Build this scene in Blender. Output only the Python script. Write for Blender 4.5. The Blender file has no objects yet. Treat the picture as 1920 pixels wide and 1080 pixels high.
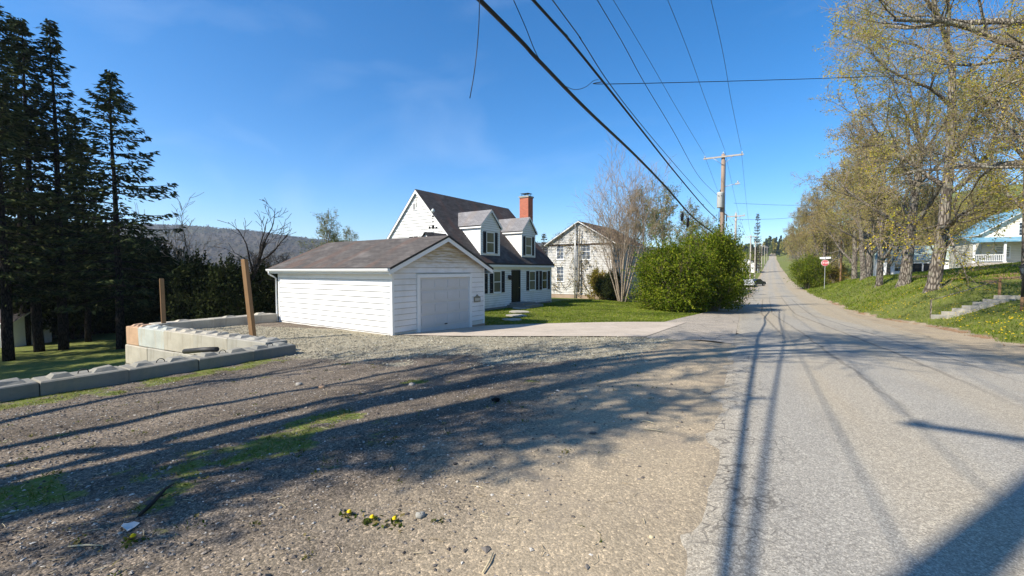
import bpy, math, random
import numpy as np
from mathutils import Vector, noise as mnoise
PI = math.pi
scene = bpy.context.scene
COL = scene.collection
RNG = np.random.default_rng(7)

# ------------------------------------------------------------------ camera model (used to place measured points)
F = 800.0; YAW = math.radians(31.5); PITCH = math.radians(2.36); CAMZ = 1.6
cY, sY = math.cos(YAW), math.sin(YAW)
def cw(xc, zc):                       # camera right / forward (metres) -> world x, y
    return (xc*cY - zc*sY, xc*sY + zc*cY)
def pray(px, py):                     # horizontal right, horizontal forward, up of a pixel's ray
    a = (px-960)/F; b = (540-py)/F
    return a, math.cos(PITCH) + b*math.sin(PITCH), b*math.cos(PITCH) - math.sin(PITCH)
def at_z(px, py, z):
    a, f, u = pray(px, py); s = (z-CAMZ)/u
    x, y = cw(a*s, f*s); return (x, y, z)
def at_d(px, py, d):                  # d: forward distance
    a, f, u = pray(px, py); s = d/f
    x, y = cw(a*s, d); return (x, y, CAMZ+u*s)
def at_x(px, py, X):                  # on the vertical plane x = X
    a, f, u = pray(px, py); x, y = cw(a, f); s = X/x
    return (X, y*s, CAMZ+u*s)

# ------------------------------------------------------------------ object helpers
def tag(o, label=None, cat=None, group=None, kind=None):
    if label: o['label'] = label
    if cat: o['category'] = cat
    if group: o['group'] = group
    if kind: o['kind'] = kind
    return o
def empty(name, loc, rz=0, label=None, cat=None, group=None):
    o = bpy.data.objects.new(name, None); COL.objects.link(o)
    o.location = loc; o.rotation_euler = (0, 0, rz); o.empty_display_size = .2
    return tag(o, label, cat, group)
def copy_tree(o, parent=None):
    c = o.copy(); COL.objects.link(c)
    if parent is not None: c.parent = parent
    for ch in list(o.children): copy_tree(ch, c)
    return c

def ribs(P, R, sides):
    """tubes for B branches: P (B,n,3), R (B,n) -> verts, quads"""
    B, n, _ = P.shape
    T = np.empty_like(P)
    T[:, 1:-1] = P[:, 2:]-P[:, :-2]; T[:, 0] = P[:, 1]-P[:, 0]; T[:, -1] = P[:, -1]-P[:, -2]
    T /= np.linalg.norm(T, axis=2, keepdims=True)+1e-9
    D = P[:, -1]-P[:, 0]
    ref = np.zeros((B, 3)); ref[:, 2] = 1
    vert = np.abs(D[:, 2]) > .9*np.linalg.norm(D, axis=1)
    ref[vert] = (1, 0, 0)
    U = np.cross(T, ref[:, None, :]); U /= np.linalg.norm(U, axis=2, keepdims=True)+1e-9
    V = np.cross(T, U)
    a = np.arange(sides)*2*PI/sides
    ring = (np.cos(a)[None, None, :, None]*U[:, :, None, :] + np.sin(a)[None, None, :, None]*V[:, :, None, :])
    v = P[:, :, None, :] + ring*R[:, :, None, None]
    idx = np.arange(B*n*sides).reshape(B, n, sides)
    nx = np.roll(idx, -1, axis=2)
    q = np.stack([idx[:, :-1], nx[:, :-1], nx[:, 1:], idx[:, 1:]], axis=-1).reshape(-1, 4)
    return v.reshape(-1, 3), q

class MB:
    def __init__(s): s.v = []; s.f = []; s.n = 0
    def add(s, v, f, m=0, sm=False):
        v = np.asarray(v, float).reshape(-1, 3); f = np.asarray(f, int)
        if f.ndim == 1: f = f[None]
        s.v.append(v); s.f.append((f+s.n, m, sm)); s.n += len(v); return s
    def box(s, a, b, m=0):
        x0, y0, z0 = a; x1, y1, z1 = b
        x0, x1 = sorted((x0, x1)); y0, y1 = sorted((y0, y1)); z0, z1 = sorted((z0, z1))
        v = [(x0,y0,z0),(x1,y0,z0),(x1,y1,z0),(x0,y1,z0),(x0,y0,z1),(x1,y0,z1),(x1,y1,z1),(x0,y1,z1)]
        return s.add(v, [(0,3,2,1),(4,5,6,7),(0,1,5,4),(1,2,6,5),(2,3,7,6),(3,0,4,7)], m)
    def hexa(s, bot, top, m=0):       # bot, top: 4 points each
        return s.add(list(bot)+list(top), [(0,3,2,1),(4,5,6,7),(0,1,5,4),(1,2,6,5),(2,3,7,6),(3,0,4,7)], m)
    def prism(s, poly, d, m=0):       # poly: coplanar points, extruded by d
        k = len(poly); P = np.array(poly, float); Q = P+np.array(d, float)
        s.add(np.vstack([P, Q]), [(i, (i+1) % k, (i+1) % k+k, i+k) for i in range(k)], m)
        s.f.append((np.array([list(range(k))[::-1]])+s.n-2*k, m, False))
        s.f.append((np.array([list(range(k, 2*k))])+s.n-2*k, m, False)); return s
    def tube(s, pts, r, sides=8, m=0, cap=True, sm=True):
        P = np.array(pts, float)[None]; n = P.shape[1]
        R = np.full((1, n), r, float) if np.isscalar(r) else np.array(r, float)[None]
        v, q = ribs(P, R, sides); s.add(v, q, m, sm)
        if cap and sides > 2:
            s.f.append((np.array([list(range(sides))[::-1]])+s.n-len(v), m, False))
            s.f.append((np.array([list(range(sides))])+s.n-sides, m, False))
        return s
    def build(s, name, mats, parent=None, zoff=0.0):
        if not isinstance(mats, (list, tuple)): mats = [mats]
        me = bpy.data.meshes.new(name)
        v = np.vstack(s.v); v = v-np.array([0, 0, zoff])
        me.vertices.add(len(v)); me.vertices.foreach_set('co', v.astype(np.float32).ravel())
        tot = sum(f.size for f, _, _ in s.f); npol = sum(len(f) for f, _, _ in s.f)
        me.loops.add(tot); me.polygons.add(npol)
        me.loops.foreach_set('vertex_index', np.concatenate([f.ravel() for f, _, _ in s.f]).astype(np.int32))
        cnt = np.concatenate([np.full(len(f), f.shape[1]) for f, _, _ in s.f])
        me.polygons.foreach_set('loop_start', np.concatenate([[0], np.cumsum(cnt)[:-1]]).astype(np.int32))
        me.polygons.foreach_set('material_index', np.concatenate([np.full(len(f), m) for f, m, _ in s.f]).astype(np.int32))
        me.polygons.foreach_set('use_smooth', np.concatenate([np.full(len(f), sm) for f, _, sm in s.f]))
        for m in mats: me.materials.append(m)
        me.update(calc_edges=True)
        o = bpy.data.objects.new(name, me); COL.objects.link(o)
        if parent is not None: o.parent = parent
        return o

# ------------------------------------------------------------------ materials
class NT:
    def __init__(s, name):
        s.m = bpy.data.materials.new(name); s.m.use_nodes = True
        s.t = s.m.node_tree; s.N = s.t.nodes; s.L = s.t.links; s.N.clear()
        s.out = s.N.new('ShaderNodeOutputMaterial'); s._c = {}
    def n(s, typ, ins=None, **kw):
        nd = s.N.new('ShaderNode'+typ)
        for k, v in kw.items(): setattr(nd, k, v)
        for k, v in (ins or {}).items():
            sock = nd.inputs[k]
            if hasattr(v, 'links') or isinstance(v, bpy.types.NodeSocket): s.L.new(v, sock)
            else: sock.default_value = v
        return nd
    def co(s, kind='Object'):
        if kind not in s._c: s._c[kind] = s.n('TexCoord').outputs[kind]
        return s._c[kind]
    def mp(s, scale=(1,1,1), co=None):
        return s.n('Mapping', {'Vector': co or s.co(), 'Scale': scale}).outputs[0]
    def noise(s, scale, detail=4, rough=.55, co=None, dist=0):
        return s.n('TexNoise', {'Vector': co or s.co(), 'Scale': scale, 'Detail': detail, 'Roughness': rough, 'Distortion': dist}).outputs['Fac']
    def math(s, op, a, b=0, c=0, clamp=False):
        nd = s.n('Math', {0: a, 1: b, 2: c}, operation=op); nd.use_clamp = clamp; return nd.outputs[0]
    def ramp(s, fac, stops, interp='LINEAR'):
        nd = s.n('ValToRGB', {'Fac': fac}); cr = nd.color_ramp; cr.interpolation = interp
        while len(cr.elements) < len(stops): cr.elements.new(.5)
        for e, (p, c) in zip(cr.elements, stops):
            e.position = p; e.color = c if len(c) == 4 else (*c, 1)
        return nd.outputs[0]
    def step(s, v, a, b):             # smooth 0..1 between a and b
        return s.n('MapRange', {'Value': v, 'From Min': a, 'From Max': b}, interpolation_type='SMOOTHSTEP').outputs[0]
    def mix(s, f, a, b, mode='MIX'):
        nd = s.n('Mix', data_type='RGBA', blend_type=mode)
        for i, v in ((0, f), (6, a), (7, b)):
            if isinstance(v, bpy.types.NodeSocket): s.L.new(v, nd.inputs[i])
            else: nd.inputs[i].default_value = v if i == 0 else ((*v, 1) if len(v) == 3 else v)
        return nd.outputs[2]
    def attr(s, name): return s.n('Attribute', attribute_name=name).outputs['Fac']
    def bump(s, h, strength=.3, dist=.02):
        return s.n('Bump', {'Height': h, 'Strength': strength, 'Distance': dist}).outputs[0]
    def bsdf(s, col, rough=.8, normal=None, spec=.3, metal=0, disp=None):
        if isinstance(col, tuple) and len(col) == 3: col = (*col, 1)
        ins = {'Base Color': col, 'Roughness': rough, 'Specular IOR Level': spec, 'Metallic': metal}
        if normal is not None: ins['Normal'] = normal
        b = s.n('BsdfPrincipled', ins); s.L.new(b.outputs[0], s.out.inputs[0]); return s.m
    def leaf(s, col, trans=.35):
        if isinstance(col, tuple) and len(col) == 3: col = (*col, 1)
        a = s.n('BsdfDiffuse', {'Color': col}); b = s.n('BsdfTranslucent', {'Color': col})
        m = s.n('MixShader', {0: trans, 1: a.outputs[0], 2: b.outputs[0]})
        s.L.new(m.outputs[0], s.out.inputs[0]); return s.m

def m_plain(name, col, rough=.8, var=.15, sc=6, spec=.3, metal=0):
    t = NT(name); f = t.noise(sc, 5)
    c = t.mix(f, tuple(x*(1-var) for x in col), tuple(min(1, x*(1+var)) for x in col))
    return t.bsdf(c, rough, t.bump(t.noise(sc*8, 3), .15, .01), spec, metal)
def m_leaf(name, cols, trans=.35, sc=.6):
    t = NT(name)
    r = t.n('NewGeometry').outputs['Random Per Island']
    k = len(cols)
    c = t.ramp(r, [(i/(k-1), cols[i]) for i in range(k)])
    b = t.noise(sc, 3)
    c = t.mix(1.0, c, t.ramp(b, [(.35, (.58,.62,.6)), (.65, (1.3,1.22,1.1))]), 'MULTIPLY')
    return t.leaf(c, trans)

def mat_siding():
    t = NT('painted_siding'); c = t.co()
    n1 = t.noise(1.2, 5); n2 = t.noise(9, 4, co=t.mp((1, 1, 6)))
    col = t.mix(t.step(n1, .45, .8), (.80,.80,.79), (.70,.69,.66))
    col = t.mix(t.math('MULTIPLY', t.step(n2, .55, .85), .25), col, (.55,.53,.48))
    zz = t.n('SeparateXYZ', {0: c}).outputs[2]; sp = t.step(t.math('ADD', zz, t.math('MULTIPLY', t.math('SUBTRACT', t.noise(3, 5), .5), .7)), .42, .0)
    col = t.mix(t.math('MULTIPLY', sp, .45), col, (.42,.37,.29))
    return t.bsdf(col, .55, t.bump(t.noise(60, 3), .05, .004), .3)
def mat_gable():                       # the garage gable, tannin-stained by the roof run-off towards its peak
    t = NT('stained_siding')
    z = t.n('SeparateXYZ', {0: t.co()}).outputs[2]
    n = t.noise(2.5, 5, co=t.mp((1, 1, 3)))
    st = t.step(t.math('ADD', z, t.math('MULTIPLY', t.math('SUBTRACT', n, .5), .9)), 2.25, 3.0)
    band = t.step(t.noise(3, 4, co=t.mp((.5, .5, 5))), .4, .6)
    col = t.mix(t.step(t.noise(1.3, 4), .4, .8), (.78,.77,.76), (.66,.64,.60))
    col = t.mix(t.math('MULTIPLY', st, t.math('MULTIPLY_ADD', band, .5, .42)), col, (.42,.31,.15))
    return t.bsdf(col, .55, None, .3)
def mat_shingle(name, a, b, red, scale=1.0):
    t = NT(name)
    co = t.co('UV')
    br = t.n('TexBrick', {'Vector': co, 'Color1': (*a, 1), 'Color2': (*b, 1), 'Mortar': (a[0]*.45, a[1]*.45, a[2]*.45, 1),
        'Scale': 1.0, 'Mortar Size': .008, 'Brick Width': .32, 'Row Height': .14, 'Bias': 0.0})
    n = t.noise(1.0, 5, co=t.n('Mapping', {'Vector': co, 'Scale': (1.1, .25, 1)}).outputs[0])
    col = t.mix(t.math('MULTIPLY', t.step(n, .48, .62), .6), br.outputs[0], red)
    n3 = t.noise(.8, 5, co=co)
    col = t.mix(t.math('MULTIPLY', t.step(n3, .5, .7), .45), col, (a[0]*1.5+.05, a[1]*1.5+.05, a[2]*1.5+.045))
    n2 = t.noise(45, 2, co=co)
    col = t.mix(1.0, col, t.ramp(n2, [(.3, (.75,.75,.75)), (.7, (1.2,1.2,1.2))]), 'MULTIPLY')
    return t.bsdf(col, .95, t.bump(br.outputs['Fac'], .4, .01), .15)
def mat_brick():
    t = NT('brick'); co = t.mp((1,1,1))
    xyz = t.n('SeparateXYZ', {0: co}); u = t.math('ADD', xyz.outputs[0], xyz.outputs[1])
    v = t.n('CombineXYZ', {0: u, 1: xyz.outputs[2]}).outputs[0]
    br = t.n('TexBrick', {'Vector': v, 'Color1': (.52,.13,.065,1), 'Color2': (.38,.09,.045,1), 'Mortar': (.32,.25,.2,1), 'Scale': 1,
        'Mortar Size': .008, 'Brick Width': .21, 'Row Height': .075})
    return t.bsdf(br.outputs[0], .85, t.bump(br.outputs['Fac'], -.3, .01), .2)
def mat_concrete(name, base, tintvar=True, stain=(.28,.25,.20)):
    t = NT(name)
    n = t.noise(1.6, 6, .6); n2 = t.noise(14, 5); n3 = t.noise(3, 4, co=t.mp((2.5, 2.5, .35)))
    col = t.mix(t.step(n, .35, .75), base, tuple(x*.78 for x in base))
    col = t.mix(t.math('MULTIPLY', t.step(n3, .5, .72), .5), col, stain)
    col = t.mix(t.math('MULTIPLY', t.step(n2, .52, .75), .35), col, tuple(x*.6 for x in base))
    if tintvar:
        r = t.n('ObjectInfo').outputs['Random']
        col = t.mix(1.0, col, t.ramp(r, [(0, (.82,.84,.86)), (.5, (1,.98,.93)), (1, (1.12,1.1,1.06))]), 'MULTIPLY')
    h = t.math('ADD', n2, t.math('MULTIPLY', t.noise(60, 4), .5))
    return t.bsdf(col, .92, t.bump(h, .5, .012), .2)
def mat_bark(name, a, b, sc=1.0, lich=None):
    t = NT(name); co = t.mp((1, 1, .16))
    v = t.n('TexVoronoi', {'Vector': t.n('Mapping', {'Vector': t.co(), 'Scale': (1, 1, .22)}).outputs[0], 'Scale': 16*sc}, feature='DISTANCE_TO_EDGE').outputs[0]
    n = t.noise(12*sc, 6, .65, co=co)
    f = t.math('ADD', t.math('MULTIPLY', t.step(v, 0, .25), .6), t.math('MULTIPLY', n, .6))
    col = t.mix(t.step(f, .3, .95), a, b)
    if lich: col = t.mix(t.math('MULTIPLY', t.step(t.noise(2.2, 5), .52, .66), .7), col, lich)
    return t.bsdf(col, .95, t.bump(f, .9, .04*1/sc), .1)
def mat_wood(name, a, b):
    t = NT(name); co = t.mp((1, 1, .05))
    n = t.noise(40, 5, .6, co=co); n2 = t.noise(3, 4)
    col = t.mix(n, a, b); col = t.mix(t.math('MULTIPLY', t.step(n2, .45, .7), .35), col, tuple(x*.55 for x in a))
    return t.bsdf(col, .85, t.bump(n, .4, .006), .2)
def mat_glass(name, col=(.02,.025,.03)):
    t = NT(name); n = t.noise(.9, 2)
    c = t.mix(n, tuple(x*.5 for x in col), tuple(min(1, x*1.6) for x in col))
    return t.bsdf(c, .06, t.bump(t.noise(1.5, 1), .03, .05), .6)

M = {}
M['siding'] = mat_siding(); M['gable'] = mat_gable()
M['trim'] = m_plain('white_trim', (.78,.78,.76), .5, .06, 3)
M['gutter'] = m_plain('gutter_enamel', (.72,.73,.72), .35, .08, 4, .5)
M['shingle'] = mat_shingle('roof_shingle', (.095,.085,.08), (.062,.055,.053), (.12,.07,.055))
M['shingle_gar'] = mat_shingle('garage_shingle', (.125,.112,.104), (.085,.077,.072), (.14,.09,.07)); M['shingle_pale'] = mat_shingle('roof_shingle_pale', (.24,.235,.24), (.19,.185,.19), (.22,.19,.17))
M['shingle_old'] = mat_shingle('roof_shingle_old', (.11,.08,.06), (.08,.06,.05), (.2,.11,.05))
M['black'] = m_plain('black_paint', (.012,.013,.014), .5, .3, 8)
M['glass'] = mat_glass('window_glass')
M['glass_warm'] = mat_glass('window_glass_curtained', (.16,.15,.11))
M['glass_old'] = mat_glass('old_window_glass', (.11,.13,.16))
M['brick'] = mat_brick()
M['concrete'] = mat_concrete('block_concrete', (.25,.245,.22))
M['concrete_pale'] = mat_concrete('block_concrete_pale', (.43,.40,.34))
M['concrete_pink'] = mat_concrete('block_concrete_pink', (.50,.33,.21), False, (.35,.22,.14))
M['concrete_blue'] = mat_concrete('block_concrete_blue', (.46,.475,.43), False, (.42,.35,.24))
M['foundation'] = mat_concrete('foundation_stone', (.36,.27,.20), False)
M['step'] = mat_concrete('step_concrete', (.42,.40,.35), True); M['lap_shade'] = m_plain('lap_shadow_line', (.26,.25,.24), .9, .2, 5)  # last one: dark tone standing in for the shade under siding laps
M['post'] = mat_wood('cedar_post', (.33,.20,.10), (.19,.11,.055))
M['pole'] = mat_wood('pole_wood', (.40,.31,.24), (.22,.15,.11))
M['pole_pale'] = mat_wood('weathered_wood', (.5,.46,.41), (.33,.29,.25))
M['bark'] = mat_bark('maple_bark', (.07,.058,.047), (.27,.235,.195), .55, (.30,.29,.22))
M['bark_limb'] = mat_bark('limb_bark', (.10,.085,.065), (.33,.29,.23), .8, (.34,.33,.24))
M['bark_dark'] = mat_bark('dark_bark', (.012,.010,.009), (.045,.038,.032), .8)
M['bark_pale'] = mat_bark('pale_bark', (.22,.175,.13), (.46,.385,.30), 1.2)
M['twig'] = m_plain('twigs', (.23,.18,.115), .9, .3, 2)
M['twig_grey'] = m_plain('grey_twigs', (.30,.225,.155), .9, .25, 2)
M['twig_dark'] = m_plain('dark_twigs', (.035,.028,.024), .9, .3, 2)
M['leaf_yellow'] = m_leaf('spring_tassels', [(.56,.38,.02), (.62,.50,.04), (.50,.46,.06), (.38,.42,.08)], .4)
M['leaf_olive'] = m_leaf('spring_buds', [(.41,.33,.08), (.42,.39,.10), (.34,.36,.10), (.47,.37,.12)], .4)
M['leaf_brown'] = m_leaf('brown_buds', [(.33,.245,.11), (.38,.30,.12), (.30,.27,.10), (.33,.22,.11)], .35)
M['leaf_green'] = m_leaf('bush_leaves', [(.045,.085,.008), (.105,.16,.014), (.165,.215,.02), (.27,.29,.035)], .35, 1.3)
M['leaf_soft'] = m_leaf('young_leaves', [(.14,.19,.06), (.20,.24,.08), (.11,.16,.05), (.24,.25,.10)], .4, .7)
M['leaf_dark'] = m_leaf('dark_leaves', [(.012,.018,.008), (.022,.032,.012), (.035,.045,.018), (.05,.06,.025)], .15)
M['needle'] = m_leaf('spruce_needles', [(.018,.028,.013), (.032,.047,.021), (.05,.066,.03), (.085,.095,.04)], .08)
M['needle_far'] = m_leaf('far_needles', [(.02,.035,.022), (.035,.055,.03), (.05,.07,.035), (.03,.05,.03)], .1)
M['wire'] = m_plain('black_cable', (.012,.012,.014), .5, .2, 4)
M['wire_thin'] = m_plain('bare_wire', (.05,.055,.06), .5, .2, 4)
M['metal'] = m_plain('galvanised', (.42,.43,.43), .45, .15, 10, .5, .6)
M['xfmr'] = m_plain('grey_enamel', (.52,.53,.51), .4, .12, 8, .4)
M['dark_metal'] = m_plain('dark_iron', (.03,.03,.03), .5, .2, 8)
M['red'] = m_plain('sign_red', (.42,.07,.08), .45, .1, 6)
M['white'] = m_plain('sign_white', (.8,.8,.8), .5, .04, 6)
M['stone'] = m_plain('loose_stone', (.30,.28,.25), .9, .35, 9)
M['straw'] = m_plain('dry_stalk', (.5,.42,.27), .9, .2, 20)
M['deadleaf'] = m_leaf('dead_leaves', [(.30,.17,.09), (.38,.25,.14), (.22,.13,.08), (.42,.32,.20)], .2)
M['hill_brown'] = m_leaf('hill_trees', [(.065,.055,.045), (.10,.085,.065), (.08,.08,.045), (.12,.105,.08)], .2, .02)
M['grass'] = m_leaf('grass_blades', [(.10,.17,.012), (.15,.22,.02), (.21,.27,.035), (.33,.30,.10)], .4, .5)
M['grass_near'] = m_leaf('low_grass', [(.06,.10,.015), (.10,.14,.025), (.20,.18,.07), (.30,.25,.13)], .4, 2)
M['dandelion'] = m_plain('dandelion_yellow', (.75,.52,.01), .8, .15, 40)
M['yellowbush'] = m_leaf('yellow_shrub', [(.22,.20,.03), (.28,.24,.04), (.20,.13,.05), (.16,.17,.03)], .35)
M['shed_grey'] = m_plain('shed_grey', (.07,.07,.065), .9, .2, 5); M['tan_wall'] = m_plain('old_paint', (.66,.64,.58), .8, .1, 5)

def mat_oldwall():
    t = NT('peeling_white_paint'); n = t.noise(2.2, 6, .65); n2 = t.noise(9, 5, .6, co=t.mp((1, 1, 4)))
    col = t.mix(t.step(n, .35, .7), (.60,.60,.58), (.44,.42,.38))
    col = t.mix(t.math('MULTIPLY', t.step(n2, .58, .68), .8), col, (.27,.22,.17))
    return t.bsdf(col, .85, t.bump(n2, .3, .01), .2)
M['oldwall'] = mat_oldwall()
def mat_metalroof(name, a, b):
    t = NT(name); n = t.noise(1.5, 5)
    col = t.mix(t.step(n, .4, .7), a, b)
    return t.bsdf(col, .6, t.bump(t.noise(4, 3), .1, .02), .3)
M['blue_roof'] = mat_metalroof('blue_metal', (.12,.30,.42), (.26,.42,.50))
M['green_roof'] = mat_metalroof('faded_green_metal', (.30,.38,.33), (.42,.46,.40))
# ------------------------------------------------------------------ terrain
def ip(v, xs, ys): return np.interp(v, xs, ys)
def sst(v, a, b):
    t = np.clip((v-a)/(b-a), 0, 1); return t*t*(3-2*t)
YZ = [-200, 0, 6, 13, 22, 28, 36, 50, 66, 84, 120, 160, 238, 330, 477, 600, 900, 1600]
ZZ = [-.5, 0, -.1, -.35, -.8, -1.1, -1.5, -1.75, -1.82, -1.8, -1.2, .2, 3.4, 7, 12, 27, 52, 80]
def smooth_interp(Y):
    return (ip(Y-3, YZ, ZZ)+2*ip(Y, YZ, ZZ)+ip(Y+3, YZ, ZZ))/4
def zroad(Y): return smooth_interp(np.asarray(Y, float))
def roadL(Y): return ip(Y, [-40, 2, 13.5, 34, 60, 84, 238, 477, 700], [-.2, -.36, -.95, -2.0, -2.4, -2.7, -3.9, -4.4, -5])
def roadR(Y): return ip(Y, [-40, 0, 13, 22, 50, 99, 238, 477, 700], [4.6, 4.4, 4.4, 4.4, 4.8, 3.9, 2.3, 1.7, 1])
def shoulder(Y): return ip(Y, [-40, 0, 18, 28, 40, 60, 95, 500], [2.2, 2.1, 1.9, 2.1, .9, .45, .3, .3])
def H(X, Y):
    X = np.asarray(X, float); Y = np.asarray(Y, float)
    zr = zroad(Y); L = roadL(Y); R = roadR(Y)
    crown = -.05*sst(np.abs(X-(L+R)/2), 0, 3.2)
    # left
    zl = ip(Y, [-60, 0, 10, 15, 25, 32, 45, 60, 84, 100, 160, 238, 330, 477, 700, 1600], [-.4, -.5, -.62, -.85, -.8, -.85, -1.4, -1.7, -1.2, -.3, .9, 3.6, 7, 11.5, 25, 70])
    t = sst(L-.3-X, 0, 11)
    z = zr + (zl-zr)*np.where(X < L, t, 0)
    far = np.clip(-21-X, 0, 400)*np.exp(-np.clip(Y-200, 0, 1e9)/300)
    z = z - .055*np.clip(far, 0, 160) - .02*np.clip(far-160, 0, 300)
    # low yard behind the retaining walls
    low = -1.78 - .06*np.clip(-12-X, 0, 22) - .03*np.clip(-34-X, 0, 300)
    inA = sst(-X, 11.02, 11.25)*(1-sst(Y-(X+11.1)*.058, 6.0, 6.25))
    inB = sst(-X, 19.0, 19.3)*(1-sst(Y, 11, 24))
    k = np.maximum(inA, inB)*sst(Y, -30, -12)
    z = z*(1-k)+np.minimum(low, z)*k
    # right
    e = R+shoulder(Y)
    rel = X-e
    pl = ip(Y, [-60, 0, 20, 28, 38, 46, 64, 84, 92, 104, 120, 160, 240, 500], [.7, .9, 1.2, 1.45, 2.25, 2.4, 2.5, 1.6, .5, .5, 1.0, .8, .8, .8])
    up = ip(rel, [0, .7, 2.2, 3.3, 4.8], [0, .13, .48, .75, 1.0])*pl + .135*np.clip(rel-4, 0, 60) + .42*np.clip(rel-55, 0, 110)*sst(Y, 20, 60)
    z = np.where(X > e, z+up, z)
    z = z + np.where((X > L) & (X < R), crown+.05, .05*0)
    return z
def Hs(x, y): return float(H(x, y))

def axis(*segs):
    out = []
    for a, b, st in segs: out.extend(np.arange(a, b-1e-6, st))
    out.append(segs[-1][1]); return np.array(out)
gx = axis((-2600, -600, 200), (-600, -200, 50), (-200, -60, 10), (-60, -22, 2), (-22, -18.4, .3), (-18.4, -12, .4), (-12, -10.8, .1), (-10.8, 7, .13), (7, 14, .3), (14, 40, 1.2), (40, 200, 8), (200, 2600, 200))
gy = axis((-1000, -60, 100), (-60, -2, 2), (-2, 6, .13), (6, 7, .1), (7, 14, .15), (14, 32, .3), (32, 60, .8), (60, 120, 1.5), (120, 520, 8), (520, 2600, 60))
GX, GY = np.meshgrid(gx, gy)
GZ = H(GX, GY)
def fbm(X, Y, sc, seed=0):            # cheap smooth value noise
    r = np.random.default_rng(seed); T = r.random((64, 64))
    out = 0; amp = .5; f = 1.0
    for _ in range(4):
        u = X/sc*f+31.7*f; v = Y/sc*f+17.3*f
        i = np.floor(u).astype(int); j = np.floor(v).astype(int); a = u-i; b = v-j
        a = a*a*(3-2*a); b = b*b*(3-2*b)
        g = lambda p, q: T[p % 64, q % 64]
        out = out+amp*(g(i, j)*(1-a)*(1-b)+g(i+1, j)*a*(1-b)+g(i, j+1)*(1-a)*b+g(i+1, j+1)*a*b)
        amp *= .5; f *= 2.03
    return out/.94
def zones(X, Y):
    """weights of gravel, lawn, leaf litter, tan dust at world points"""
    L = roadL(Y); R = roadR(Y); e = R+shoulder(Y)
    n = fbm(X, Y, 1.6, 3)-.5; n2 = fbm(X, Y, .5, 4)-.5
    # driveway near edge line
    nd = 10.5+(X+11)*.31
    gravel = sst(Y+n*2.4-.28*(X+9.5)*(X > -9.5), 5.6, 6.6)*(1-sst(Y, nd+.3, nd+.9))*(1-sst(X+n*2.2, -3.4, -2.0))*sst(X, -19.3, -19.1)
    grass = np.zeros_like(X)
    lawn = (1-sst(X+n*.5, -4.1, -3.7))*sst(Y+n*.3, 15.6+(X+10.8)*.66-.1, 15.6+(X+10.8)*.66+.15)*(Y > 13)
    lawn = np.maximum(lawn, (1-sst(X, -4.1+n, -3.7+n))*sst(Y, 58, 60)*(1-0*X))
    lawn = np.where((Y > 13) & (X < -10.8) & (Y < 20), sst(X, -19.5, -19), lawn)
    left_far = sst(Y, 60, 66)*(1-sst(X-L, -.9, -.3))*(1-sst(Y, 88, 90)*(1-sst(Y, 96, 98)))
    lawn = np.maximum(lawn, left_far)
    lowyard = np.maximum(sst(-X, 11.0, 11.3)*(1-sst(Y-(X+11.1)*.058, 5.9, 6.2)), sst(-X, 19.0, 19.4))
    right = sst(X-e+n*.9, -.15, .25)
    fg = np.exp(-(((X+4.6)*.55-(Y-1.5)*.45)**2/.42+((X+4.75)*.5+(Y-1.1)*.6)**2/3.0))*1.25+n*.9
    fg = sst(fg*.8+n2*1.5+(fbm(X, Y, .18, 44)-.5)*1.2, .45, 1.05)*.8*(Y < 5)
    base = sst(X, -10.6, -10.5)*(1-sst(X+n*1.2, -9.9, -9.2))*(1-sst(Y, 5.6, 6.6))*sst(n2, -.25, .1)
    tufts = sst(fbm(X, Y, .9, 9), .72, .8)*(X < L-1.2)*(Y < 6)*.8
    grass = np.maximum.reduce([lawn, lowyard, right, fg, base*.9, tufts])
    litter = sst(fbm(X, Y, 3.2, 6), .5, .62)*sst(X, 10, 12)*(1-sst(X, 19, 24))*(Y < 70)*(Y > 10)
    litter = np.maximum(litter, .75*np.exp(-((X-e)/.3)**2)*(Y < 60)*(X > R)*sst(fbm(X, Y, .8, 19), .4, .6))
    dw = ip(Y, [0, 4, 8, 12, 20], [1.5, 2.0, 3.0, 3.4, 3.4])
    dust = sst(X-L+n*1.6, -dw-1.6, -dw*.2)*(1-right)*(1-gravel*.7)
    return gravel, grass*(1-litter*.75), litter, dust
g_gravel, g_grass, g_litter, g_dust = zones(GX, GY)
bumpy = (fbm(GX, GY, .55, 11)-.5)*.05+(fbm(GX, GY, 2.4, 12)-.5)*.07
near = (1-sst(np.abs(GX), 15, 25))*(GY < 40)
inroad = (GX > roadL(GY)-.25) & (GX < roadR(GY)+.25)
GZ = GZ + bumpy*near*np.where(inroad, 0, 1) + (fbm(GX, GY, .2, 13)-.5)*.03*g_gravel
GZ = GZ - np.where(inroad & (GX > roadL(GY)+.1) & (GX < roadR(GY)-.1), .05, 0)
def apronL(Y): return ip(Y, [12.6, 13.2, 19.5, 27, 40, 62], [-3.2, -3.3, -4.15, -3.95, -3.7, -3.5])
def in_drive(X, Y):
    near_e = 10.5+(X+11)*.31; far_e = 15.1+(X+10.8)*.66
    d = (X > -10.9) & (X < -3.2) & (Y > near_e) & (Y < far_e)
    a = (X > apronL(Y)) & (X < roadL(Y)+.3) & (Y > 12.8) & (Y < 62)
    return d | a
pad = in_drive(GX, GY)
GZ = np.where(pad, H(GX, GY)-.06, GZ)
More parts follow.
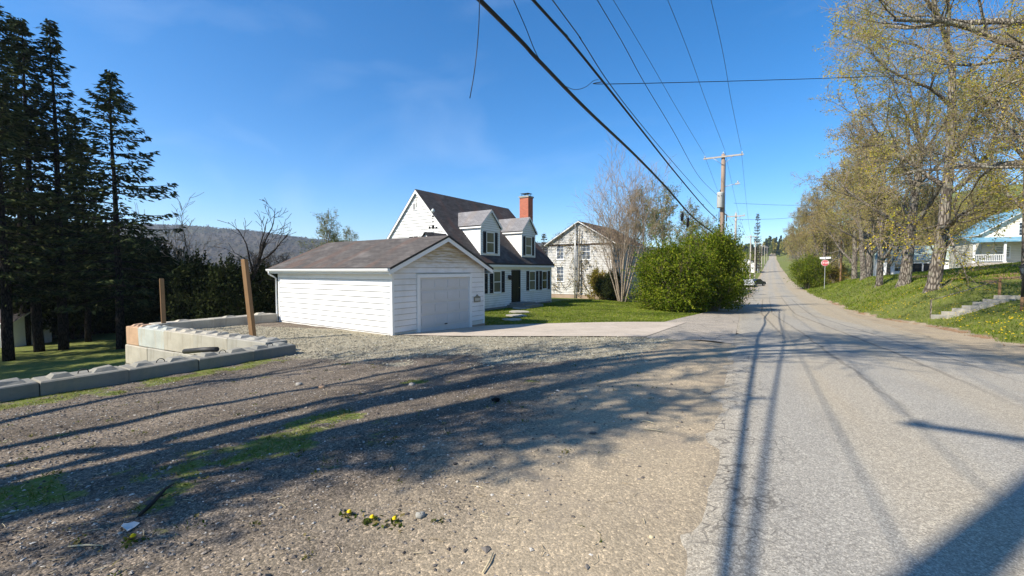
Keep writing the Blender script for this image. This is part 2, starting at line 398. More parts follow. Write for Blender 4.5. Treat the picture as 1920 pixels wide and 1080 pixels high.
# foundations: keep the ground under the sheet edges smooth
def terrain():
    ny, nx = GX.shape
    idx = np.arange(ny*nx).reshape(ny, nx)
    q = np.stack([idx[:-1, :-1], idx[:-1, 1:], idx[1:, 1:], idx[1:, :-1]], -1).reshape(-1, 4)
    mb = MB(); mb.add(np.stack([GX, GY, GZ], -1).reshape(-1, 3), q, 0, True)
    t = NT('ground_soil'); co = t.co()
    sp = t.attr('gravel'); gr = t.attr('grass'); li = t.attr('litter'); du = t.attr('dust')
    nb = t.noise(2.3, 6, .6); nf = t.noise(14, 5, .6)
    vor = t.n('TexVoronoi', {'Vector': co, 'Scale': 62}); vc = vor.outputs['Color']; vd = vor.outputs['Distance']
    vor2 = t.n('TexVoronoi', {'Vector': co, 'Scale': 150}); v2 = vor2.outputs['Color']
    g1 = t.n('SeparateColor', {0: vc}).outputs[0]; g2 = t.n('SeparateColor', {0: v2}).outputs[1]
    dirt = t.mix(nb, (.135,.115,.095), (.19,.162,.132))
    speck = t.ramp(g1, [(0, (.5,.49,.47)), (.5, (.95,.93,.9)), (.86, (1.25,1.2,1.15)), (1, (2.0,1.9,1.75))])
    speck2 = t.ramp(g2, [(0, (.55,.55,.55)), (.6, (1,1,1)), (1, (1.7,1.65,1.55))])
    dirt = t.mix(1, t.mix(1, dirt, speck, 'MULTIPLY'), speck2, 'MULTIPLY')
    rut = t.noise(1.0, 5, .6, co=t.n('Mapping', {'Vector': co, 'Rotation': (0, 0, .35), 'Scale': (1.5, .28, 1)}).outputs[0])
    dirt = t.mix(1, dirt, t.ramp(rut, [(.32, (.66,.65,.64)), (.5, (1,1,1)), (.68, (1.28,1.27,1.25))]), 'MULTIPLY')
    tan = t.mix(nb, (.32,.262,.185), (.42,.35,.248))
    tan = t.mix(.5, tan, t.mix(1, tan, t.mix(1, speck, speck2, 'MULTIPLY'), 'MULTIPLY'))
    tan = t.mix(t.math('MULTIPLY', t.step(t.noise(.9, 6, .7), .5, .65), .5), tan, (.24,.20,.155))
    grav = t.mix(1, t.mix(nb, (.28,.255,.19), (.37,.34,.26)), speck, 'MULTIPLY')
    grs = t.mix(t.noise(1.1, 6, .65), (.075,.115,.018), (.17,.20,.04))
    grs = t.mix(t.step(nf, .42, .75), grs, (.25,.21,.10))
    grs = t.mix(1, grs, t.ramp(t.noise(70, 3), [(.3, (.6,.6,.6)), (.7, (1.4,1.4,1.4))]), 'MULTIPLY')
    lit = t.mix(g1, (.20,.11,.06), (.36,.24,.14))
    def edge(a, w=.7): return t.step(t.math('ADD', a, t.math('MULTIPLY', t.math('SUBTRACT', nf, .5), w)), .38, .62)
    c = t.mix(t.step(t.math('ADD', du, t.math('MULTIPLY', t.math('SUBTRACT', t.noise(1.7, 6, .65), .5), .8)), .05, .95), dirt, tan)
    c = t.mix(edge(sp, .9), c, grav)
    c = t.mix(edge(gr, 1.3), c, grs)
    c = t.mix(edge(li, .9), c, lit)
    h = t.math('ADD', t.math('MULTIPLY', vd, -1.0), t.math('MULTIPLY', nf, .9))
    h = t.math('ADD', h, t.math('MULTIPLY', g2, .35))
    h = t.math('MULTIPLY', h, t.math('SUBTRACT', 1, t.math('MULTIPLY', du, .6)))
    m = t.bsdf(c, .97, t.bump(h, .6, .009), .12)
    o = mb.build('ground', m); tag(o, kind='structure')
    for nm, arr in (('gravel', g_gravel), ('grass', g_grass), ('litter', g_litter), ('dust', g_dust)):
        at = o.data.attributes.new(nm, 'FLOAT', 'POINT'); at.data.foreach_set('value', arr.astype(np.float32).ravel())
    return o
terrain()

def grid_sheet(name, X, Y, Z, mat, uv=None):
    ny, nx = X.shape; idx = np.arange(ny*nx).reshape(ny, nx)
    q = np.stack([idx[:-1, :-1], idx[:-1, 1:], idx[1:, 1:], idx[1:, :-1]], -1).reshape(-1, 4)
    mb = MB(); mb.add(np.stack([X, Y, Z], -1).reshape(-1, 3), q, 0, True)
    o = mb.build(name, mat); tag(o, kind='structure')
    if uv is not None:
        l = o.data.uv_layers.new(name='UVMap'); vi = np.empty(len(o.data.loops), np.int32); o.data.loops.foreach_get('vertex_index', vi)
        l.data.foreach_set('uv', np.stack([uv[0].ravel()[vi], uv[1].ravel()[vi]], -1).astype(np.float32).ravel())
    return o

def mat_asphalt():
    t = NT('worn_asphalt'); co = t.co(); uv = t.n('SeparateXYZ', {0: t.co('UV')}); U = uv.outputs[0]; V = uv.outputs[1]
    v1 = t.n('TexVoronoi', {'Vector': co, 'Scale': 92}); a1 = t.n('SeparateColor', {0: v1.outputs['Color']}).outputs[0]
    v2 = t.n('TexVoronoi', {'Vector': co, 'Scale': 150}); a2 = t.n('SeparateColor', {0: v2.outputs['Color']}).outputs[1]
    lng = t.n('Mapping', {'Vector': t.co('UV'), 'Scale': (1, .12, 1)}).outputs[0]
    lane = t.noise(.85, 5, .55, co=lng); pat = t.noise(.5, 6, .6)
    col = t.mix(t.step(pat, .35, .7), (.375,.348,.30), (.318,.297,.26))
    sand = t.math('MULTIPLY', t.step(lane, .46, .64), .75)
    # bare wheel tracks between the dusty strips: U = 0 at the left edge, about 4.8 at the right
    def band(u0, w): return t.math('SUBTRACT', 1, t.step(t.math('ABSOLUTE', t.math('SUBTRACT', U, u0)), w*.4, w))
    wheel = t.math('MAXIMUM', t.math('MAXIMUM', band(.75, .45), band(2.35, .4)), band(4.0, .45))
    dusty = t.math('MAXIMUM', t.math('MAXIMUM', band(1.55, .5), band(3.1, .45)), t.math('MAXIMUM', band(-.1, .35), t.step(U, 4.6, 5.4)))
    col = t.mix(t.math('MULTIPLY', wheel, .4), col, (.31,.30,.28))
    col = t.mix(t.math('MULTIPLY', t.math('ADD', t.math('MULTIPLY', dusty, .55), t.math('MULTIPLY', sand, .6), clamp=True), .8), col, (.385,.335,.26))
    edge_d = t.step(t.math('ADD', t.math('SUBTRACT', .12, U), t.math('MULTIPLY', t.math('SUBTRACT', t.noise(2.3, 6, .65), .5), 1.3)), .12, .26)
    edge_r = t.step(t.math('ADD', t.math('SUBTRACT', U, 4.9), t.math('MULTIPLY', t.math('SUBTRACT', t.noise(1.1, 5), .5), 1.8)), -.1, .35)
    col = t.mix(t.math('MULTIPLY', t.math('MAXIMUM', edge_d, edge_r), .85), col, (.38,.325,.245))
    sp = t.ramp(a1, [(0, (.72,.70,.67)), (.35, (.93,.92,.89)), (.75, (1.07,1.06,1.03)), (1, (1.38,1.35,1.27))])
    sp2 = t.ramp(a2, [(0, (.7,.7,.7)), (.6, (1,1,1)), (1, (1.35,1.34,1.3))])
    col = t.mix(1, t.mix(1, col, sp, 'MULTIPLY'), sp2, 'MULTIPLY')
    # cracks near the left edge, tar seams along the lanes
    wob = t.math('MULTIPLY', t.math('SUBTRACT', t.noise(1.2, 4), .5), .35)
    cr = t.n('TexVoronoi', {'Vector': t.n('VectorMath', {0: co, 1: t.n('TexNoise', {'Vector': co, 'Scale': 3}).outputs['Color']}, operation='ADD').outputs[0], 'Scale': 2.6}, feature='DISTANCE_TO_EDGE').outputs[0]
    crack = t.math('MULTIPLY', t.math('SUBTRACT', 1, t.step(cr, .010, .045)), t.math('MULTIPLY', t.math('SUBTRACT', 1, t.step(t.math('ADD', U, t.math('MULTIPLY', wob, 3.0)), .3, .8)), t.step(V, 2, 3.2)))
    def seam(u0, w, v0, v1, amp=.35):
        d = t.math('ABSOLUTE', t.math('SUBTRACT', U, t.math('ADD', u0, t.math('MULTIPLY', wob, amp))))
        l = t.math('SUBTRACT', 1, t.step(d, w*.5, w))
        return t.math('MULTIPLY', l, t.math('MULTIPLY', t.step(V, v0, v0+6), t.math('SUBTRACT', 1, t.step(V, v1-3, v1))))
    seams = t.math('MAXIMUM', t.math('MAXIMUM', seam(1.35, .06, 13, 60, .6), seam(2.0, .05, 4, 62, .9)), t.math('MAXIMUM', seam(3.35, .06, 6, 66, .5), seam(4.25, .05, 8, 60, .4)))
    cross = t.math('MULTIPLY', t.math('SUBTRACT', 1, t.step(t.math('ABSOLUTE', t.math('SUBTRACT', V, t.math('ADD', 10.0, t.math('MULTIPLY', U, .12)))), .012, .03)), t.math('SUBTRACT', 1, t.step(U, 2.2, 2.5)))
    cross2 = t.math('MULTIPLY', t.math('SUBTRACT', 1, t.step(t.math('ABSOLUTE', t.math('SUBTRACT', V, 60)), .25, .5)), t.math('SUBTRACT', 1, t.step(U, 3.2, 3.4)))
    mark = t.math('MAXIMUM', t.math('MULTIPLY', crack, .6), t.math('MAXIMUM', t.math('MULTIPLY', seams, .42), t.math('MULTIPLY', t.math('MAXIMUM', cross, cross2), .5)))
    col = t.mix(mark, col, (.07,.065,.06))
    h = t.math('ADD', t.math('MULTIPLY', a1, .6), t.math('MULTIPLY', a2, .4)); h = t.math('SUBTRACT', h, t.math('MULTIPLY', mark, 1.5))
    return t.bsdf(col, .95, t.bump(h, .45, .004), .12)
def road():
    ys = axis((-40, 0, 1), (0, 30, .25), (30, 120, 1.5), (120, 530, 6))
    k = 26; t = np.linspace(0, 1, k)
    r = np.random.default_rng(2)
    jl = np.convolve(r.normal(0, .13, len(ys)), [.25, .5, .25], 'same'); jr = np.convolve(r.normal(0, .2, len(ys)), [.25, .5, .25], 'same')
    jl = jl+r.normal(0, .05, len(ys))*(ys < 40); L = roadL(ys)-.08+jl; R = roadR(ys)+.3+jr
    X = L[:, None]+(R-L)[:, None]*t[None]; Y = np.repeat(ys[:, None], k, 1)
    Z = H(X, Y)+.012
    Z[:, 0] -= .03; Z[:, -1] -= .02
    grid_sheet('road', X, Y, Z, mat_asphalt(), (X-roadL(Y), Y))
road()
def mat_drive():
    t = NT('driveway_concrete'); n = t.noise(.8, 6, .6); n2 = t.noise(20, 5)
    col = t.mix(t.step(n, .35, .7), (.52,.445,.36), (.44,.375,.30))
    col = t.mix(t.math('MULTIPLY', t.step(t.noise(2.2, 5), .55, .7), .4), col, (.28,.25,.21))
    col = t.mix(1, col, t.ramp(n2, [(.3, (.85,.85,.85)), (.7, (1.12,1.12,1.12))]), 'MULTIPLY')
    return t.bsdf(col, .93, t.bump(n2, .3, .005), .15)
def mat_apron():
    t = NT('apron_tarmac'); n = t.noise(1.1, 6, .6)
    a = t.n('SeparateColor', {0: t.n('TexVoronoi', {'Vector': t.co(), 'Scale': 55}).outputs['Color']}).outputs[0]
    col = t.mix(t.step(n, .35, .7), (.40,.35,.285), (.31,.28,.235))
    col = t.mix(1, col, t.ramp(a, [(0, (.6,.6,.6)), (.6, (1,1,1)), (1, (1.5,1.45,1.4))]), 'MULTIPLY')
    cr = t.n('TexVoronoi', {'Vector': t.co(), 'Scale': .8}, feature='DISTANCE_TO_EDGE').outputs[0]
    col = t.mix(t.math('MULTIPLY', t.math('SUBTRACT', 1, t.step(cr, .004, .02)), .6), col, (.10,.09,.08))
    return t.bsdf(col, .95, t.bump(a, .4, .006), .12)
def sheets():
    u = np.linspace(0, 1, 50)[None, :]; v = np.linspace(0, 1, 26)[:, None]
    X = -10.98+(7.75)*u+0*v; ne = 10.42+(X+11)*.31; fe = 15.15+(X+10.8)*.66
    fe = np.where(X > -4.1, fe, fe); Y = ne+(fe-ne)*v
    grid_sheet('driveway', X, Y, H(X, Y)+.02, mat_drive())
    ys = np.concatenate([np.arange(12.7, 30, .5), np.arange(30, 62.1, 2)])[:, None]; u = np.linspace(0, 1, 14)[None]
    a = apronL(ys); b = roadL(ys)+.05; X = a+(b-a)*u; Y = ys+0*u+.25*np.sin(X*3)*(ys < 13.1)
    grid_sheet('pavement', X, Y, H(X, Y)+.006, mat_apron())
    X = np.linspace(-40, -2.6, 30)[None]+0*np.linspace(84, 89.5, 4)[:, None]; Y = np.linspace(84, 89.5, 4)[:, None]+0*X
    grid_sheet('side_road', X, Y, H(X, Y)+.05, M_ap)
    X = np.linspace(4.2, 26, 30)[None]+0*np.linspace(0, 1, 6)[:, None]; Y = 93+np.linspace(0, 4.5, 6)[:, None]-.0*X
    grid_sheet('side_road', X, Y, H(X, Y)+.05, M['step'])
    x = np.array([-12.9, -12.2]); 
M_ap = mat_apron()
sheets()
# front walk flagstones of the cape house (path)
def front_path():
    pts = [(*at_z(px, py, -.8)[:2], s) for px, py, s in ((975, 579, .7), (972, 585, .75), (967, 592, .7), (962, 600, .6))]
    mb = MB()
    for i, (x, y, r) in enumerate(pts):
        k = 9; a = np.linspace(0, 2*PI, k, endpoint=False)
        P = [(x+r*math.cos(q)*(.8+.2*math.sin(3*q+i)), y+r*.7*math.sin(q), Hs(x, y)+.02) for q in a]
        mb.prism(P, (0, 0, .05))
    tag(mb.build('path', M['step']), kind='structure')
front_path()

# ------------------------------------------------------------------ far ridge
HC = []
def hills():
    pxs = np.arange(-700, 1250, 7.0); ts = np.linspace(0, 1, 46)
    yr = ip(pxs, [-700, 0, 340, 470, 590, 725, 900, 1020, 1250], [432, 424, 426, 436, 451, 462, 452, 458, 470])
    r = np.random.default_rng(5)
    V = np.zeros((len(ts), len(pxs), 3))
    for i, t in enumerate(ts):
        d = 420+980*t
        zr = CAMZ+(507-yr)*1400/F
        base = -26
        z = base+(zr-base)*(t*t*(3-2*t))**1.1
        V[i, :, 0], V[i, :, 1] = cw((pxs-960)/F*d, d)
        V[i, :, 2] = z
    X, Y = V[:, :, 0], V[:, :, 1]
    V[:, :, 2] += (fbm(X, Y, 160, 21)-.5)*30*np.sin(ts*PI)[:, None]+(fbm(X, Y, 22, 22)-.5)*7*(ts > .05)[:, None]+r.normal(0, 1.2, X.shape)
    t = NT('wooded_hillside'); n = t.noise(.006, 5); n2 = t.noise(.16, 6, .75)
    col = t.mix(t.step(n, .4, .6), (.075,.067,.052), (.06,.062,.036))
    col = t.mix(1, col, t.ramp(n2, [(.3, (.45,.45,.48)), (.7, (1.6,1.55,1.5))]), 'MULTIPLY')
    m = t.bsdf(col, 1, t.bump(t.noise(.2, 4), 1, 3), .05)
    idx = np.arange(X.size).reshape(X.shape)
    q = np.stack([idx[:-1, :-1], idx[:-1, 1:], idx[1:, 1:], idx[1:, :-1]], -1).reshape(-1, 4)
    mb = MB(); mb.add(V.reshape(-1, 3), q, 0, False); tag(mb.build('hills', m), kind='structure')
    n = 26000; i = r.integers(3, len(ts)-1, n); j = r.integers(60, len(pxs)-1, n); C = V[i, j]+r.normal(0, 5, (n, 3))*(1, 1, .2)+(0, 0, 1.5)
    HC.append(C)
hills()
# ------------------------------------------------------------------ houses
class Wall:                            # a wall plane: origin, horizontal direction, outward normal (local space, 2D) ; z absolute
    def __init__(s, O, u, n): s.O = np.array(O, float); s.u = np.array(u, float); s.nr = np.array(n, float)
    def p(s, a, z, o=0): q = s.O+s.u*a+s.nr*o; return (q[0], q[1], z)
    def box(s, mb, a0, a1, z0, z1, o0, o1, m=0):
        mb.hexa([s.p(a0,z0,o0), s.p(a1,z0,o0), s.p(a1,z0,o1), s.p(a0,z0,o1)], [s.p(a0,z1,o0), s.p(a1,z1,o0), s.p(a1,z1,o1), s.p(a0,z1,o1)], m)
def lap(mb, w, z0, z1, span, holes=(), pitch=.2, m=0, proud=.036, skew=0):
    """clapboards from z0 to z1; span(z)->(a0,a1)"""
    z = z0
    while z < z1-.01:
        zt = min(z+pitch, z1); a0, a1 = span(z); b0, b1 = span(zt)
        segs = [(a0, a1, b0, b1)]
        for (h0, h1, hz0, hz1) in holes:
            if zt > hz0+.04 and z < hz1-.04:
                out = []
                for (p0, p1, q0, q1) in segs:
                    if h1 <= p0 or h0 >= p1: out.append((p0, p1, q0, q1)); continue
                    if h0 > p0: out.append((p0, h0, q0, h0))
                    if h1 < p1: out.append((h1, p1, h1, q1))
                segs = out
        for (p0, p1, q0, q1) in segs:
            if p1-p0 < .02: continue
            mb.add([w.p(p0, z, .004), w.p(p1, z, .004), w.p(p1, z, proud), w.p(p0, z, proud), w.p(q0, zt, .005), w.p(max(q0, q1), zt, .005)],
                   [(0, 1, 2, 3), (3, 2, 5, 4)], m)
            mb.add([w.p(p0, z, proud+.001), w.p(p1, z, proud+.001), w.p(p1, z+.013, proud+.0005), w.p(p0, z+.013, proud+.0005)], [(0, 1, 2, 3)], m+1)  # dark strip along the board's lower edge, a painted shadow line
        z = zt
def window(parent, w, a0, a1, z0, z1, zoff, glass='glass', shut=0, grid=(2, 2), frame='trim', sill=True, fw=.07):
    mb = MB()
    w.box(mb, a0-fw, a0, z0-fw, z1+fw, 0, .045); w.box(mb, a1, a1+fw, z0-fw, z1+fw, 0, .045)
    w.box(mb, a0, a1, z1, z1+fw, 0, .045); w.box(mb, a0, a1, z0-fw, z0, 0, .045)
    if sill: w.box(mb, a0-fw-.03, a1+fw+.03, z0-fw-.05, z0-fw, 0, .09)
    fr = mb.build('window', M[frame], parent, zoff)
    g = MB(); w.box(g, a0, a1, z0, z1, .006, .016); g.build('pane', M[glass], fr, zoff)
    s = MB(); zm = (z0+z1)/2; w.box(s, a0, a1, zm-.025, zm+.025, .016, .034)
    for i in range(1, grid[0]): a = a0+(a1-a0)*i/grid[0]; w.box(s, a-.011, a+.011, z0, zm-.025, .016, .026); w.box(s, a-.011, a+.011, zm+.025, z1, .016, .026)
    for h0, h1 in ((z0, zm-.025), (zm+.025, z1)):
        for j in range(1, grid[1]):
            z = h0+(h1-h0)*j/grid[1]
            for i in range(grid[0]):
                b0 = a0+(a1-a0)*i/grid[0]+.011; b1 = a0+(a1-a0)*(i+1)/grid[0]-.011
                w.box(s, b0, b1, z-.009, z+.009, .016, .024)
    s.build('sash', M[frame], fr, zoff)
    if shut:
        for (s0, s1) in ((a0-fw-.02-shut, a0-fw-.02), (a1+fw+.02, a1+fw+.02+shut)):
            b = MB(); w.box(b, s0, s0+.05, z0-.06, z1+.06, .024, .06); w.box(b, s1-.05, s1, z0-.06, z1+.06, .024, .06)
            w.box(b, s0+.05, s1-.05, z0-.06, z0+.01, .024, .06); w.box(b, s0+.05, s1-.05, z1-.01, z1+.06, .024, .06); w.box(b, s0+.05, s1-.05, zm-.03, zm+.03, .024, .06)
            for rz0, rz1 in ((z0+.01, zm-.03), (zm+.03, z1-.01)):
                k = int((rz1-rz0)/.05)
                for i in range(k):
                    z = rz0+(rz1-rz0)*i/k
                    b.add([w.p(s0+.05, z, .05), w.p(s1-.05, z, .05), w.p(s1-.05, z+.055, .03), w.p(s0+.05, z+.055, .03)], [(0, 1, 2, 3)])
            b.build('shutter', M['black'], parent, zoff)
    return fr
def uv_plane(o, f):                    # f(vertex)->(u,v)
    l = o.data.uv_layers.new(name='UVMap')
    for lp in o.data.loops: l.data[lp.index].uv = f(o.data.vertices[lp.vertex_index].co)
def roof_slab(mb, e0, e1, r0, r1, th=.09, m=0, me=1):
    """eave e0-e1, ridge r0-r1, thickness downward"""
    e0, e1, r0, r1 = (np.array(p, float) for p in (e0, e1, r0, r1)); d = np.array([0, 0, -th])
    mb.add([e0, e1, r1, r0, e0+d, e1+d, r1+d, r0+d], [(0, 1, 2, 3)], m)
    mb.add([e0, e1, r1, r0, e0+d, e1+d, r1+d, r0+d], [(7, 6, 5, 4), (0, 4, 5, 1), (1, 5, 6, 2), (3, 2, 6, 7), (0, 3, 7, 4)], me)

HROT = math.radians(87.3)
# ---------- garage
def garage():
    W, D = 5.05, 7.38; zb = -1.25; zw = 1.80; rz = 2.95; ez = 1.70; ov = .32
    ox, oy = cw(-4.08, 14.5)
    root = empty('garage', (ox, oy, -.75), HROT, 'small white clapboard garage with a closed overhead door and low streaked gable roof', 'garage'); zo = -.75
    sl = (rz-ez)/(W/2+ov)
    def zt(x): return ez+.0+sl*(ov+min(x, W-x))-.10
    fw = Wall((0, 0), (1, 0), (0, -1)); lw = Wall((0, D), (0, -1), (-1, 0)); rw = Wall((W, 0), (0, 1), (1, 0)); bw = Wall((W, D), (-1, 0), (0, 1))
    core = MB()
    core.prism([(.0, .0, zb+.3), (W, .0, zb+.3), (W, 0, zt(W)), (W/2, 0, zt(W/2)), (0, 0, zt(0))], (0, D, 0))
    core.build('wall', M['tan_wall'], root, zo)
    ds0, ds1, dz = 1.22, 4.02, 1.33
    def gspan(z):
        if z <= zt(0): return (.06, W-.06)
        x = (z-(ez-.10))/sl-ov; x = min(x, W/2); return (x, W-x)
    s = MB(); lap(s, fw, -.55, zt(W/2)-.02, gspan, [(ds0-.14, ds1+.14, -2, dz+.13)], .205, 0); s.build('front_siding', [M['gable'], M['lap_shade']], root, zo)
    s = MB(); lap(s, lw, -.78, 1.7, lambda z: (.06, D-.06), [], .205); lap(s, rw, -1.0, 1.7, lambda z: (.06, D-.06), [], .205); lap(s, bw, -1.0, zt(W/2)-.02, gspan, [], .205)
    s.build('side_siding', [M['siding'], M['lap_shade']], root, zo)
    for (x, y) in ((0, 0), (W, 0), (0, D), (W, D)):
        tr = MB(); tr.box((x-.03 if x == 0 else x-.07, y-.03 if y == 0 else y-.07, -1.0), (x+.07 if x == 0 else x+.03, y+.07 if y == 0 else y+.03, 1.72)); tr.build('corner_board', M['trim'], root, zo)
    f = MB(); f.box((-.02, -.04, zb-.3), (W+.02, D+.02, -1.0+.02)); f.box((ds1+.15, -.05, -1.02), (W+.03, .1, -.72)); f.build('foundation', M['foundation'], root, zo)
    # soffit, fascia and rake boards
    r = MB(); y0, y1 = -.3, D+.25
    roof_slab(r, (-ov, y0, ez), (-ov, y1, ez), (W/2, y0, rz), (W/2, y1, rz), .08)
    roof_slab(r, (W+ov, y1, ez), (W+ov, y0, ez), (W/2, y1, rz), (W/2, y0, rz), .08)
    ro = r.build('roof', [M['shingle_gar'], M['dark_metal']], root, zo); uv_plane(ro, lambda c: (c[1], abs(c[0]-W/2)*1.1))
    k = MB()
    for sx in (-1, 1):
        xe = -ov if sx < 0 else W+ov
        for yy in (y0+.02, y1-.045):
            k.hexa([(xe, yy, ez-.24), (W/2, yy, rz-.24), (W/2, yy+.025, rz-.24), (xe, yy+.025, ez-.24)], [(xe, yy, ez-.082), (W/2, yy, rz-.082), (W/2, yy+.025, rz-.082), (xe, yy+.025, ez-.082)])
        k.box((xe+.005*sx*-1, y0+.05, ez-.22), (xe+.03*-sx, y1-.05, ez-.082))
        k.box((xe-.03*sx, y0+.05, ez-.235), (0 if sx < 0 else W, y1-.05, ez-.222))
    k.build('fascia', M['trim'], root, zo)
    g = MB(); xe = -ov-.005
    g.prism([(xe, y0, ez-.04), (xe-.11, y0, ez-.04), (xe-.11, y0, ez-.10), (xe-.07, y0, ez-.15), (xe, y0, ez-.15)], (0, y1-y0, 0))
    go = g.build('gutter', M['gutter'], root, zo)
    g = MB(); g.tube([(xe-.06, D+.10, ez-.14), (xe-.05, D+.11, ez-.25), (xe+.1, D+.12, ez-.34), (-.07, D+.12, ez-.44), (-.06, D+.12, 0), (-.06, D+.12, -.75), (-.2, D+.12, -.82)], .035, 8)
    g.build('downspout', M['gutter'], root, zo)
    # overhead door, set back in its frame
    fr = MB(); fw.box(fr, ds0-.13, ds0, -1.0, dz+.13, .0, .085); fw.box(fr, ds1, ds1+.13, -1.0, dz+.13, .0, .085); fw.box(fr, ds0, ds1, dz, dz+.13, 0, .085)
    fr.build('door_frame', M['trim'], root, zo)
    d = MB(); n = 5; zz0 = -.98
    for i in range(n):
        a = zz0+(dz-zz0)*i/n; b = zz0+(dz-zz0)*(i+1)/n
        fw.box(d, ds0, ds1, a+.011, b-.011, .002, .018)
        for j in range(4):
            p0 = ds0+(ds1-ds0)*j/4+.1; p1 = ds0+(ds1-ds0)*(j+1)/4-.1
            fw.box(d, p0, p1, a+.09, b-.09, .018, .036)
    do = d.build('overhead_door', m_plain('garage_door_paint', (.56,.555,.55), .5, .12, 1.2), root, zo)
    hd = MB(); fw.box(hd, 2.55, 2.68, -.5, -.46, .022, .05); hd.build('handle', M['dark_metal'], do, zo)
    # house number plaque
    p = MB(); a0, z0 = 4.33, .25
    p.prism([fw.p(a0, z0, .03), fw.p(a0+.42, z0, .03), fw.p(a0+.42, z0+.22, .03), fw.p(a0+.30, z0+.25, .03), fw.p(a0+.21, z0+.33, .03), fw.p(a0+.12, z0+.25, .03), fw.p(a0, z0+.22, .03)], (0, -.03, 0))
    po = p.build('number_plaque', m_plain('plaque_bronze', (.22,.20,.14), .6, .2, 20), root, zo)
    p = MB(); fw.box(p, a0+.05, a0+.37, z0+.05, z0+.17, .061, .066); p.build('plate', m_plain('plaque_face', (.50,.47,.40), .6, .1, 20), po, zo)
    return root
garage()
# ---------- cape house
def cape():
    W, D = 9.76, 8.0; zw = 2.05; rz = 6.58; ov = .22; zb = -1.3; zg = -.8; sl = (rz-zw)/(D/2+ov)
    ox, oy = cw(-2.54, 24.2)
    root = empty('cape_house', (ox, oy, zg), HROT, 'white cape house with steep dark roof, two gabled dormers and black shutters', 'house'); zo = zg
    def rt(y): return zw+sl*(ov+min(y, D-y))           # roof top surface
    fw = Wall((0, 0), (1, 0), (0, -1)); lw = Wall((0, D), (0, -1), (-1, 0)); rw = Wall((W, 0), (0, 1), (1, 0)); bw = Wall((W, D), (-1, 0), (0, 1))
    c = MB(); c.prism([(0, 0, zb+.4), (0, D, zb+.4), (0, D, rt(D)-.12), (0, D/2, rt(D/2)-.12), (0, 0, rt(0)-.12)], (W, 0, 0)); c.build('wall', M['tan_wall'], root, zo)
    holes = []
    wins = [(.72, 1.42, .27, 1.5, 'glass_warm'), (2.5, 3.2, .27, 1.5, 'glass_warm'), (6.66, 7.4, .27, 1.5, 'glass_warm'), (8.42, 9.1, .27, 1.5, 'glass')]
    s = MB(); lap(s, fw, zg+.1, zw-.02, lambda z: (.06, W-.06), [(4.42, 5.47, -2, 1.62)]+[(a-.07, b+.07, z0-.07, z1+.07) for a, b, z0, z1, _ in wins], .14)
    def gsp(z):
        if z <= rt(0)-.14: return (.06, D-.06)
        y = (z+.12-zw)/sl-ov; y = min(y, D/2); return (y, D-y)
    lap(s, lw, zg+.1, rz-.16, gsp, [(4.05-.1+D-8-.0, 4.05+.35, 5.65, 6.1)], .2)
    lap(s, rw, zg+.1, rz-.16, gsp, [], .2); lap(s, bw, zg+.1, zw-.02, lambda z: (.06, W-.06), [], .2)
    s.build('siding', [M['siding'], M['lap_shade']], root, zo)
    f = MB(); f.box((-.03, -.03, zb-.3), (W+.03, D+.03, zg+.12)); f.build('foundation', M['concrete'], root, zo)
    r = MB(); x0, x1 = -.14, W+.14
    roof_slab(r, (x0, -ov, zw), (x1, -ov, zw), (x0, D/2, rz), (x1, D/2, rz), .10)
    roof_slab(r, (x1, D+ov, zw), (x0, D+ov, zw), (x1, D/2, rz), (x0, D/2, rz), .10)
    ro = r.build('roof', [M['shingle'], M['dark_metal']], root, zo); uv_plane(ro, lambda c: (c[0], abs(c[1]-D/2)*1.51))
    k = MB()
    for sy in (-1, 1):
        ye = -ov if sy < 0 else D+ov
        for xx in (x0-.01, x1-.02):
            k.hexa([(xx, ye, zw-.22), (xx+.03, ye, zw-.22), (xx+.03, D/2, rz-.24), (xx, D/2, rz-.24)], [(xx, ye, zw-.06), (xx+.03, ye, zw-.06), (xx+.03, D/2, rz-.055), (xx, D/2, rz-.055)])
        k.box((x0+.03, ye, zw-.24), (x1-.03, ye-.025*sy, zw-.102)); k.box((x0+.03, ye-.025*sy, zw-.24), (x1-.03, 0 if sy < 0 else D, zw-.225))
    for (x, y) in ((0, 0), (W, 0), (0, D), (W, D)):
        k.box((x-.03 if x == 0 else x-.08, y-.03 if y == 0 else y-.08, zg), (x+.08 if x == 0 else x+.03, y+.08 if y == 0 else y+.03, zw-.25))
    k.build('trim_board', M['trim'], root, zo)
    for a, b, z0, z1, g in wins: window(root, fw, a, b, z0, z1, zo, g, .33, (1, 1))
    # door with step
    d = MB(); fw.box(d, 4.42, 4.5, -.5, 1.62, 0, .05); fw.box(d, 5.39, 5.47, -.5, 1.62, 0, .05); fw.box(d, 4.5, 5.39, 1.54, 1.62, 0, .05)
    dr = d.build('door', M['black'], root, zo)
    d = MB(); fw.box(d, 4.5, 5.39, -.5, 1.54, .005, .02)
    for z0, z1 in ((-.38, .25), (.35, .85), (.95, 1.42)):
        for a in (4.58, 4.99): fw.box(d, a, a+.32, z0, z1, .02, .03)
    d.build('panel', m_plain('dark_green_door', (.012,.02,.017), .4, .2, 4), dr, zo)
    d = MB(); d.tube([fw.p(5.3, .45, .02), fw.p(5.3, .45, .08)], .03, 10); d.build('handle', m_plain('brass', (.5,.38,.15), .3, .1, 5, .5, .9), dr, zo)
    d = MB(); fw.box(d, 3.9, 6.0, zg-.3, -.62, .03, 1.5); fw.box(d, 4.2, 5.7, -.62, -.5, .03, 1.1); d.build('doorstep', M['concrete'], root, zo)
    l = MB(); fw.box(l, 4.02, 4.12, 1.1, 1.3, .02, .05); l.tube([fw.p(4.07, 1.25, .05), fw.p(4.07, 1.32, .12), fw.p(4.07, 1.25, .17)], .012, 6)
